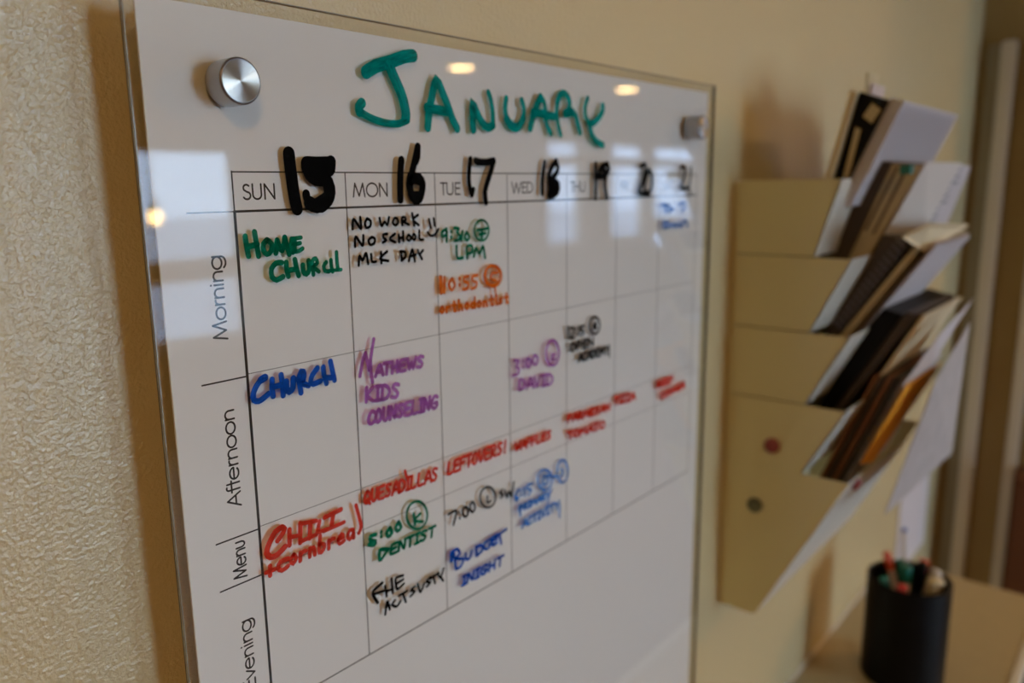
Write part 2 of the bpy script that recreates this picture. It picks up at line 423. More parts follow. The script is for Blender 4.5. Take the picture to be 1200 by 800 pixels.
  (2.4,[8035,-13337,7954,-14242]),
  (2.4,[8546,-13384,8045,-13840,8506,-14300]),
  (2.4,[8991,-13425,8879,-14340]),
  (2.4,[8804,-13408,9200,-13445]),
  (2.4,[8692,-14320,9088,-14362]),
  (2.4,[9246,-14379,9358,-13459,9813,-13688,9903,-14025,9626,-14344,9246,-14379]),
  (2.4,[10724,-13680,10407,-13556,10198,-13744,10411,-13981,10624,-14239,10407,-14483,10058,-14370]),
  (2.4,[8567,-15068,8351,-14935,8081,-15261,8063,-15594,8249,-15769,8495,-15653]),
  (2.4,[8916,-14952,8691,-15198,8645,-15575,8814,-15793,9059,-15591,9105,-15211,8916,-14952]),
  (2.4,[9333,-14964,9274,-15642,9444,-15820,9653,-15614,9754,-14977]),
  (2.4,[9828,-15836,9954,-14983,10259,-15837,10383,-14996]),
  (2.4,[10989,-15100,10752,-15007,10590,-15192,10747,-15396,10903,-15619,10734,-15856,10471,-15776]),
  (2.4,[11694,-15034,11255,-15048,11181,-15455,11133,-15864,11592,-15910]),
  (2.4,[11207,-15456,11562,-15443]),
  (2.4,[11915,-15041,11799,-15892,12218,-15910]),
  (2.4,[12689,-15064,12587,-15952]),
  (2.4,[12533,-15059,12863,-15069]),
  (2.4,[12431,-15945,12761,-15959]),
  (2.4,[12866,-15964,12994,-15073,13336,-15965,13462,-15087]),
  (2.4,[14182,-15245,13954,-15102,13644,-15453,13630,-15815,13852,-16005,14117,-15834,14142,-15607,13895,-15625]),
 ]),
 ('note','red handwritten words CHILI + cornbread','red',0.8,[
  (3,[915,-21115,1226,-20859,1455,-20551,1261,-20403]),
  (3.4,[1261,-20403,818,-20513,359,-21077,140,-21592,381,-21951,848,-21962,1382,-21670]),
  (2.8,[1751,-20723,1692,-21690]),
  (2.8,[2527,-20588,2435,-21808]),
  (2.5,[1714,-21203,2472,-21320]),
  (2.5,[2622,-20641,3655,-20812]),
  (3,[3223,-20829,3102,-21741]),
  (2.5,[2464,-21729,3631,-21688]),
  (2.5,[3900,-20910,3677,-21599]),
  (2.5,[3677,-21599,4396,-21609]),
  (3,[4291,-20799,5525,-20698]),
  (3,[4939,-20808,4741,-21553]),
  (2.5,[4151,-21663,5716,-21607]),
  (2.6,[-4,-22749,552,-22770]),
  (2.6,[270,-22443,236,-23034]),
  (2.8,[1484,-22456,969,-22460,783,-22780,1055,-23037,1448,-22920]),
  (2.5,[6705,-20800,6912,-21654,7026,-22352,6827,-22738]),
  (2.5,[1897,-22349,1663,-22633,1820,-22923,2065,-22628,1897,-22349]),
  (2.5,[2363,-22394,2319,-22919]),
  (2.5,[2368,-22551,2581,-22390,2749,-22440]),
  (2.5,[3046,-22383,3003,-22915]),
  (2.5,[3059,-22489,3313,-22379,3377,-22912]),
  (2.5,[3841,-21836,3702,-22910,3999,-22854,4133,-22528,3790,-22372]),
  (2.5,[4458,-22362,4415,-22905]),
  (2.5,[4464,-22524,4689,-22358,4869,-22410]),
  (2.5,[5158,-22570,5589,-22543,5430,-22292,5158,-22570,5258,-22899,5603,-22808]),
  (2.5,[6369,-22332,6083,-22281,5896,-22617,6055,-22893,6327,-22668,6369,-22332,6377,-22891]),
 ]),
 ('note','red handwritten word QUESADILLAS','red',0.85,[
  (2.1,[7730,-20174,7516,-20409,7471,-20771,7631,-20980,7863,-20786,7907,-20422,7730,-20174]),
  (2.1,[7697,-20739,7880,-21072]),
  (2.1,[8123,-20185,8066,-20835,8226,-21004,8424,-20808,8521,-20197]),
  (2.1,[9131,-20215,8730,-20228,8661,-20611,8614,-20996,9031,-21038]),
  (2.1,[8684,-20612,9007,-20599]),
  (2.1,[9686,-20314,9463,-20225,9309,-20402,9457,-20598,9603,-20811,9443,-21038,9195,-20962]),
  (2.1,[9777,-21069,10192,-20246,10371,-21093]),
  (2.1,[9930,-20782,10302,-20795]),
  (2.1,[10435,-21096,10534,-20256,10876,-20435,10938,-20734,10724,-21040,10435,-21096]),
  (2.1,[11285,-20278,11187,-21127]),
  (2.1,[11139,-20274,11449,-20283]),
  (2.1,[11040,-21121,11351,-21134]),
  (2.1,[11597,-20288,11485,-21113,11891,-21130]),
  (2.1,[12245,-20307,12133,-21140,12546,-21157]),
  (2.1,[12739,-21191,13180,-20334,13384,-21218]),
  (2.1,[12902,-20892,13306,-20907]),
  (2.1,[13979,-20446,13726,-20350,13556,-20538,13725,-20746,13894,-20973,13717,-21214,13437,-21132]),
  (2.1,[10969,-19719,11184,-20477]),
 ]),
 ('note','green handwritten note 5:00 (K) DENTIST','green',0.9,[
  (2.8,[8225,-23353,7791,-23314,7774,-23600,8197,-23833,8067,-24031,7642,-23844]),
  (2.1,[8717,-23313,8714,-23371]),
  (2.1,[8700,-23622,8696,-23680]),
  (2.6,[9434,-23310,9150,-23586,9316,-23894,9633,-23739,9471,-23322]),
  (2.6,[10224,-23165,9958,-23473,10129,-23785,10452,-23627,10261,-23178]),
  (1.8,[12477,-22534,12788,-22958,12924,-23447,12856,-23897,12596,-24209,12204,-24316,11764,-24199,11369,-23886,11099,-23445,11008,-22967,11112,-22549,11391,-22274,11789,-22200,12226,-22344,12612,-22680]),
  (2.1,[11637,-23040,11726,-23889]),
  (2.1,[12245,-23244,11678,-23544,12454,-23904]),
  (2.6,[8451,-25234,8490,-24554,9232,-24762]),
  (2.1,[9232,-24762,8569,-25279]),
  (2.1,[10050,-24565,9560,-24578,9475,-24887,9417,-25196,9927,-25228]),
  (2.1,[9503,-24888,9898,-24875]),
  (2.1,[10115,-25232,10267,-24568,10622,-25230,10772,-24575]),
  (2.1,[10965,-24577,11549,-24585]),
  (2.1,[11256,-24581,11151,-25256]),
  (2.1,[11923,-24590,11798,-25270]),
  (2.1,[11745,-24588,12122,-24593]),
  (2.1,[11621,-25266,11997,-25275]),
  (2.1,[12763,-24671,12472,-24598,12274,-24746,12466,-24907,12657,-25083,12450,-25271,12129,-25209]),
  (2.1,[13009,-24605,13626,-24613]),
  (2.1,[13316,-24609,13211,-25302]),
 ]),
 ('note','black handwritten words FHE ACTIVITY','black',1,[
  (2.2,[8143,-28202,7858,-27697,7783,-27239,8587,-26964]),
  (1.8,[7833,-27456,8679,-27584]),
  (1.8,[8834,-27264,8925,-28075]),
  (1.8,[9416,-26959,9480,-28056]),
  (1.8,[8850,-27689,9495,-27780]),
  (1.8,[10456,-27166,9793,-27113,9873,-27939,10491,-27790]),
  (1.8,[9796,-27530,10441,-27458]),
  (1.8,[8719,-29323,8929,-28437,9136,-29119]),
  (1.8,[8789,-28778,9127,-28832]),
  (1.8,[9612,-28665,9337,-28870,9749,-29186,10113,-28936]),
  (1.8,[9995,-28478,10754,-28445]),
  (1.8,[10370,-28502,10588,-29211]),
  (1.8,[11468,-28415,11049,-28528,11468,-28774,11027,-28973]),
  (1.8,[11750,-28338,11997,-29053,12375,-28527]),
  (1.8,[13013,-28284,12555,-28503,12994,-28712,12609,-28890]),
  (1.8,[13265,-28329,13439,-28952]),
  (1.8,[12989,-28428,13814,-28324]),
  (1.8,[13742,-28295,13981,-28747,14331,-28175]),
  (1.8,[13984,-28691,14246,-29105]),
 ]),
 ('note','red handwritten word LEFTOVERS!','red',0.85,[
  (2.3,[15235,-20348,15094,-21175,15489,-21177]),
  (2.3,[16294,-20343,15863,-20371,15777,-20775,15716,-21179,16164,-21207]),
  (2.3,[15802,-20775,16150,-20749]),
  (2.3,[16943,-20339,16505,-20367,16354,-21208]),
  (2.3,[16444,-20775,16800,-20731]),
  (2.3,[17094,-20338,17603,-20336]),
  (2.3,[17348,-20337,17234,-21213]),
  (2.3,[18015,-20333,17761,-20599,17702,-20995,17884,-21217,18159,-20997,18218,-20598,18015,-20333]),
  (2.3,[18431,-20331,18562,-21221,18958,-20328]),
  (2.3,[19652,-20325,19184,-20354,19096,-20775,19034,-21197,19521,-21227]),
  (2.3,[19122,-20775,19501,-20748]),
  (2.3,[19755,-21228,19860,-20323,20257,-20394,20215,-20685,19836,-20793,20227,-21231]),
  (2.3,[21019,-20409,20754,-20319,20569,-20520,20741,-20730,20912,-20959,20717,-21215,20424,-21140]),
  (2.3,[21434,-20315,21348,-20914]),
  (2.3,[21312,-21163,21301,-21237]),
 ]),
 ('note','red handwritten word WAFFLES','red',0.88,[
  (2.3,[22683,-20830,22783,-21474,22985,-21029,23088,-21482,23325,-20842]),
  (2.3,[23387,-21490,23772,-20850,24000,-21506]),
  (2.3,[23530,-21267,23914,-21276]),
  (2.3,[24581,-20865,24148,-20877,24066,-21508]),
  (2.3,[24120,-21182,24471,-21158]),
  (2.3,[25236,-20877,24797,-20889,24714,-21524]),
  (2.3,[24769,-21197,25125,-21172]),
  (2.3,[25457,-20881,25382,-21522,25801,-21533]),
  (2.3,[26576,-20902,26123,-20913,26070,-21226,26042,-21539,26518,-21571]),
  (2.3,[26096,-21226,26462,-21214]),
  (2.3,[27212,-20981,26953,-20909,26791,-21053,26971,-21212,27151,-21385,26984,-21570,26699,-21509]),
 ]),
 ('note','black handwritten note 7:00 (L) SW','black',0.95,[
  (1.7,[15028,-24229,15856,-24238,15510,-25219]),
  (1.7,[16122,-24397,16120,-24456]),
  (1.7,[16186,-24880,16184,-24940]),
  (1.7,[16962,-24344,17059,-24497,17102,-24676,17081,-24845,17002,-24967,16880,-25017,16742,-24984,16617,-24877,16530,-24717,16500,-24537,16532,-24376,16620,-24267,16746,-24231,16883,-24278,17004,-24397]),
  (1.7,[17724,-24218,17813,-24368,17853,-24548,17834,-24718,17760,-24844,17647,-24898,17519,-24870,17403,-24765,17323,-24606,17295,-24427,17324,-24263,17406,-24150,17523,-24110,17651,-24153,17762,-24269]),
  (1.6,[19769,-23697,20059,-24049,20192,-24450,20140,-24815,19912,-25066,19559,-25148,19158,-25047,18792,-24786,18537,-24421,18444,-24029,18530,-23687,18778,-23467,19138,-23413,19538,-23538,19894,-23819]),
  (1.7,[19269,-24177,19255,-24692,19640,-24681]),
  (1.7,[21041,-24209,20702,-24336,21108,-24655,20798,-24790]),
  (1.7,[21316,-24348,21566,-25013,21809,-24555,22113,-25133,22403,-23987]),
 ]),
 ('note','blue handwritten words BUDGET NIGHT','blue',0.88,[
  (3,[15212,-27321,15208,-27930]),
  (2.2,[15657,-28756,15543,-27916,15424,-27258]),
  (2.2,[15233,-27258,15810,-27224,16104,-27696,15610,-27927,16476,-28275,16164,-28738,15705,-28775]),
  (2.2,[16714,-27943,16749,-28395,17146,-28460,17383,-27961]),
  (2.6,[17875,-27813,17904,-28529]),
  (2.4,[17874,-27849,18437,-27895,18601,-28330,17974,-28570]),
  (2.2,[19456,-27760,18801,-27895,18892,-28379,19365,-28405,19373,-28106]),
  (2.8,[20400,-27738,19669,-27762,19760,-28385,20191,-28347]),
  (2.2,[19747,-28032,20307,-28009]),
  (2.4,[20182,-27796,21390,-27631]),
  (2.2,[20564,-27720,20762,-28603]),
  (2.2,[16554,-29628,16411,-30309]),
  (2.2,[16352,-29626,16778,-29630]),
  (2.2,[16210,-30305,16636,-30313]),
  (2.2,[16771,-30315,16948,-29632,17377,-30312,17552,-29637]),
  (2.2,[18014,-29642,17870,-30335]),
  (2.2,[17806,-29640,18247,-29644]),
  (2.2,[17661,-30331,18102,-30339]),
  (2.2,[19076,-29757,18777,-29649,18365,-29924,18342,-30203,18631,-30348,18981,-30214,19017,-30038,18692,-30054]),
  (2.2,[19349,-29654,19238,-30359]),
  (2.2,[19953,-29660,19867,-30370]),
  (2.2,[19312,-30007,19916,-30015]),
  (2.2,[20235,-29662,20977,-29669]),
  (2.2,[20604,-29666,20481,-30381]),
 ]),
 ('note','light blue handwritten note 6:15 above two scribbled words','lightblue',0.75,[
  (2.1,[22996,-24834,22588,-25248,22740,-25704,23011,-25564,22680,-25350]),
  (2.1,[23291,-24944,23290,-24998]),
  (2.1,[23285,-25342,23284,-25396]),
  (2.1,[23700,-24871,23759,-25528]),
  (2.1,[24835,-24851,24071,-24802,24136,-25097,24661,-25351,24240,-25644]),
  (2.1,[26934,-24382,27256,-24756,27410,-25188,27361,-25583,27119,-25858,26737,-25953,26298,-25850,25895,-25573,25610,-25184,25501,-24761,25587,-24391,25851,-24149,26241,-24084,26678,-24213,27072,-24511]),
  (2.1,[26233,-24620,26227,-25367,26811,-25356,26843,-24894,26233,-24573]),
  (2.1,[26668,-24701,28001,-25190]),
  (2.1,[29300,-24213,29559,-24603,29684,-25075,29647,-25529,29456,-25866,29152,-26015,28800,-25947,28475,-25677,28244,-25264,28154,-24795,28221,-24365,28432,-24062,28745,-23948,29095,-24049,29411,-24345]),
  (2.1,[28762,-24694,28992,-25242,28639,-25350]),
  (2.1,[23133,-26379,23189,-27085]),
  (1.8,[27399,-26106,26950,-26728,26725,-27438]),
  (1.8,[28529,-27815,28451,-29011]),
  (2.1,[23052,-26698,23038,-26225,23373,-26262,23386,-26413,23071,-26471]),
  (2.1,[23638,-26699,23622,-26223,23963,-26260,23961,-26412,23657,-26470,24033,-26699]),
  (2.1,[24330,-26220,24324,-26700]),
  (2.1,[24192,-26220,24484,-26219]),
  (2.1,[24186,-26699,24478,-26700]),
  (2.1,[24555,-26700,24654,-26218,24851,-26555,25065,-26217,25162,-26701]),
  (2.1,[25295,-26701,25615,-26215,25888,-26702]),
  (2.1,[25415,-26531,25787,-26531]),
  (2.1,[25976,-26702,25956,-26213,26316,-26251,26315,-26408,25994,-26467,26393,-26702]),
  (2.1,[26541,-26211,26799,-26456,27044,-26209]),
  (2.1,[26799,-26456,26765,-26703]),
  (2.1,[23349,-28201,23699,-27565,23990,-28186]),
  (2.1,[23480,-27978,23882,-27968]),
  (2.1,[24586,-27633,24327,-27546,24064,-27806,24087,-28057,24319,-28178,24581,-28077]),
  (2.1,[24701,-27534,25228,-27518]),
  (2.1,[24964,-27526,24974,-28163]),
  (2.1,[25565,-27508,25559,-28149]),
  (2.1,[25405,-27513,25744,-27503]),
  (2.1,[25399,-28153,25738,-28145]),
  (2.1,[25834,-27500,26098,-28137,26374,-27484]),
  (2.1,[26720,-27473,26716,-28122]),
  (2.1,[26556,-27478,26904,-27468]),
  (2.1,[26552,-28126,26900,-28118]),
  (2.1,[26995,-27465,27550,-27448]),
  (2.1,[27272,-27456,27288,-28109]),
  (2.1,[27718,-27443,28017,-27763,28301,-27425]),
  (2.1,[28017,-27763,27979,-28093]),
 ]),
 ('note','purple handwritten note 3:00 (E) DAVID','purple',0.6,[
  (2.4,[22661,-14163,23251,-14266,22885,-14660,23240,-14930,23077,-15309,22486,-15299]),
  (2.4,[23754,-14386,23753,-14447]),
  (2.4,[23747,-14838,23746,-14899]),
  (2.4,[24539,-14373,24635,-14497,24680,-14652,24663,-14806,24590,-14925,24475,-14985,24343,-14974,24221,-14893,24135,-14761,24102,-14605,24129,-14457,24211,-14347,24330,-14300,24463,-14324,24580,-14415]),
  (2.4,[25423,-14270,25532,-14407,25583,-14578,25565,-14747,25483,-14878,25352,-14944,25202,-14931,25064,-14842,24965,-14696,24928,-14524,24958,-14361,25051,-14241,25186,-14189,25336,-14215,25470,-14316]),
  (2.6,[27976,-13539,28268,-13915,28407,-14392,28364,-14867,28146,-15239,27802,-15428,27405,-15396,27039,-15151,26781,-14748,26680,-14272,26758,-13818,26997,-13480,27350,-13326,27746,-13391,28101,-13664]),
  (2.4,[27886,-14544,27451,-14577,27501,-14962,27920,-14927]),
  (2.4,[23240,-16623,23254,-15779,23791,-15989,23932,-16298,23662,-16591,23240,-16623]),
  (2.4,[24121,-16699,24623,-15882,25047,-16779]),
  (2.4,[24309,-16415,24888,-16463]),
  (2.4,[25094,-15918,25460,-16814,25848,-15975]),
  (2.4,[26332,-16012,26326,-16889]),
  (2.4,[26102,-15994,26590,-16031]),
  (2.4,[26095,-16869,26584,-16911]),
  (2.4,[26778,-16928,26784,-16046,27370,-16268,27527,-16591,27236,-16896,26778,-16928]),
 ]),
 ('note','black handwritten note 12:15 (E) above two scribbled words','black',0.95,[
  (2,[29776,-12511,29851,-13504]),
  (2,[30031,-12712,30398,-12655,30547,-13006,30071,-13538,30550,-13557]),
  (2,[30862,-12831,30862,-12886]),
  (2,[30920,-13281,30921,-13337]),
  (2,[31291,-12727,31372,-13460]),
  (2,[32050,-12779,31556,-12765,31615,-13051,32054,-13283,31675,-13539]),
  (2,[34035,-12353,34306,-12625,34439,-12967,34406,-13306,34212,-13570,33901,-13702,33538,-13675,33201,-13498,32959,-13208,32861,-12866,32926,-12542,33140,-12302,33461,-12195,33823,-12245,34151,-12444]),
  (2,[33943,-12820,33448,-12830,33452,-13205,33948,-13220]),
  (2,[33450,-13012,33806,-13028]),
  (1.8,[35962,-15149,35982,-16155]),
  (2,[30335,-13999,30055,-14204,30056,-14511,30338,-14685,30653,-14516,30652,-14206,30335,-13999]),
  (2,[30973,-14691,30935,-14000,31451,-14056,31475,-14278,30994,-14359]),
  (2,[32476,-14003,31867,-14023,31835,-14350,31838,-14678,32483,-14705]),
  (2,[31870,-14350,32361,-14332]),
  (2,[32720,-14707,32748,-14003,33353,-14698,33380,-14004]),
  (2,[31161,-15773,31482,-15076,31774,-15776]),
  (2,[31281,-15529,31665,-15530]),
  (2,[32331,-15180,32082,-15075,31836,-15355,31864,-15636,32088,-15778,32336,-15673]),
  (2,[32446,-15780,32773,-15073,33076,-15783]),
  (2,[32569,-15533,32964,-15534]),
  (2,[33144,-15784,33136,-15072,33520,-15214,33626,-15464,33441,-15728,33144,-15784]),
  (2,[34275,-15070,33826,-15092,33805,-15429,33810,-15766,34286,-15790]),
  (2,[33831,-15429,34193,-15408]),
  (2,[34442,-15791,34536,-15069,34771,-15575,35000,-15068,35127,-15794]),
  (2,[35265,-15068,35556,-15432,35817,-15066]),
  (2,[35556,-15432,35527,-15797]),
 ]),
 ('note','red handwritten two-line word PARMESAN TOMATO in the Thursday column','red',0.85,[
  (2.6,[29718,-20783,29687,-20195,30126,-20267,30146,-20457,29736,-20502]),
  (2.6,[30404,-20827,30797,-20258,31150,-20874]),
  (2.6,[30551,-20629,31019,-20657]),
  (2.6,[31261,-20881,31227,-20283,31681,-20357,31683,-20548,31279,-20596,31787,-20915]),
  (2.6,[31971,-20926,32088,-20332,32359,-20770,32634,-20363,32775,-20977]),
  (2.6,[33575,-20417,33029,-20404,33001,-20688,33004,-20974,33583,-21029]),
  (2.6,[33032,-20690,33473,-20698]),
  (2.6,[34353,-20523,34031,-20443,33852,-20568,34089,-20723,34327,-20891,34147,-21053,33794,-20981]),
  (2.6,[34610,-21094,35034,-20500,35428,-21146]),
  (2.6,[34769,-20888,35282,-20919]),
  (2.6,[35484,-21150,35505,-20527,36071,-21175,36092,-20561]),
  (2.6,[29642,-21660,30331,-21699]),
  (2.6,[29985,-21679,30010,-22294]),
  (2.6,[30890,-21730,30599,-21899,30600,-22177,30893,-22350,31222,-22215,31220,-21935,30890,-21730]),
  (2.6,[31460,-22386,31598,-21770,31913,-22226,32234,-21806,32397,-22445]),
  (2.6,[32604,-22458,33086,-21854,33527,-22517]),
  (2.6,[32784,-22248,33362,-22283]),
  (2.6,[33556,-21881,34306,-21923]),
  (2.6,[33929,-21902,33964,-22544]),
  (2.6,[34916,-21958,34601,-22133,34605,-22423,34927,-22605,35284,-22465,35278,-22173,34916,-21958]),
 ]),
 ('note','short red handwritten word PIZZA in the Friday column','red',0.85,[
  (2.6,[37199,-20844,37155,-20164,37578,-20247,37602,-20466,37210,-20520]),
  (2.6,[38031,-20224,38048,-20908]),
  (2.6,[37860,-20212,38221,-20237]),
  (2.6,[37877,-20895,38239,-20923]),
  (2.6,[38336,-20245,38874,-20282,38354,-20931,38913,-20973]),
  (2.6,[39087,-20296,39633,-20334,39107,-20988,39674,-21031]),
  (2.6,[39852,-21044,40226,-20374,40598,-21101]),
  (2.6,[39992,-20811,40460,-20845]),
 ]),
 ('note','red handwritten two-line note in the last column','red',0.85,[
  (2.6,[44760,-20845,44731,-20198]),
  (2.6,[44731,-20198,45220,-20269,45229,-20464,44777,-20509,45344,-20596,45353,-20792,44760,-20845]),
  (2.6,[46181,-20217,45610,-20229,45592,-20535,45607,-20842,46213,-20874]),
  (2.6,[45625,-20536,46086,-20524]),
  (2.6,[47050,-20229,46470,-20241,46452,-20549,46468,-20859,47084,-20891]),
  (2.6,[46486,-20550,46954,-20538]),
  (2.6,[47933,-20241,47344,-20253,47344,-20896]),
  (2.6,[47360,-20564,47835,-20539]),
  (2.6,[45727,-22186,45699,-21587,46203,-21678,46347,-21881,46113,-22117,45727,-22186]),
  (2.6,[46734,-21526,46764,-22130]),
  (2.6,[46532,-21538,46959,-21513]),
  (2.6,[46562,-22141,46989,-22118]),
  (2.6,[47125,-22111,47128,-21503,47728,-22066,47731,-21467]),
  (2.6,[48016,-22063,48017,-21450,48629,-22018,48630,-21414]),
  (2.6,[49567,-21359,48957,-21413,48939,-21705,48955,-21994,49604,-21978]),
  (2.6,[48974,-21703,49466,-21656]),
  (2.6,[49912,-21962,49840,-21343,50380,-21361,50392,-21560,49918,-21662,50535,-21928]),
 ]),
]
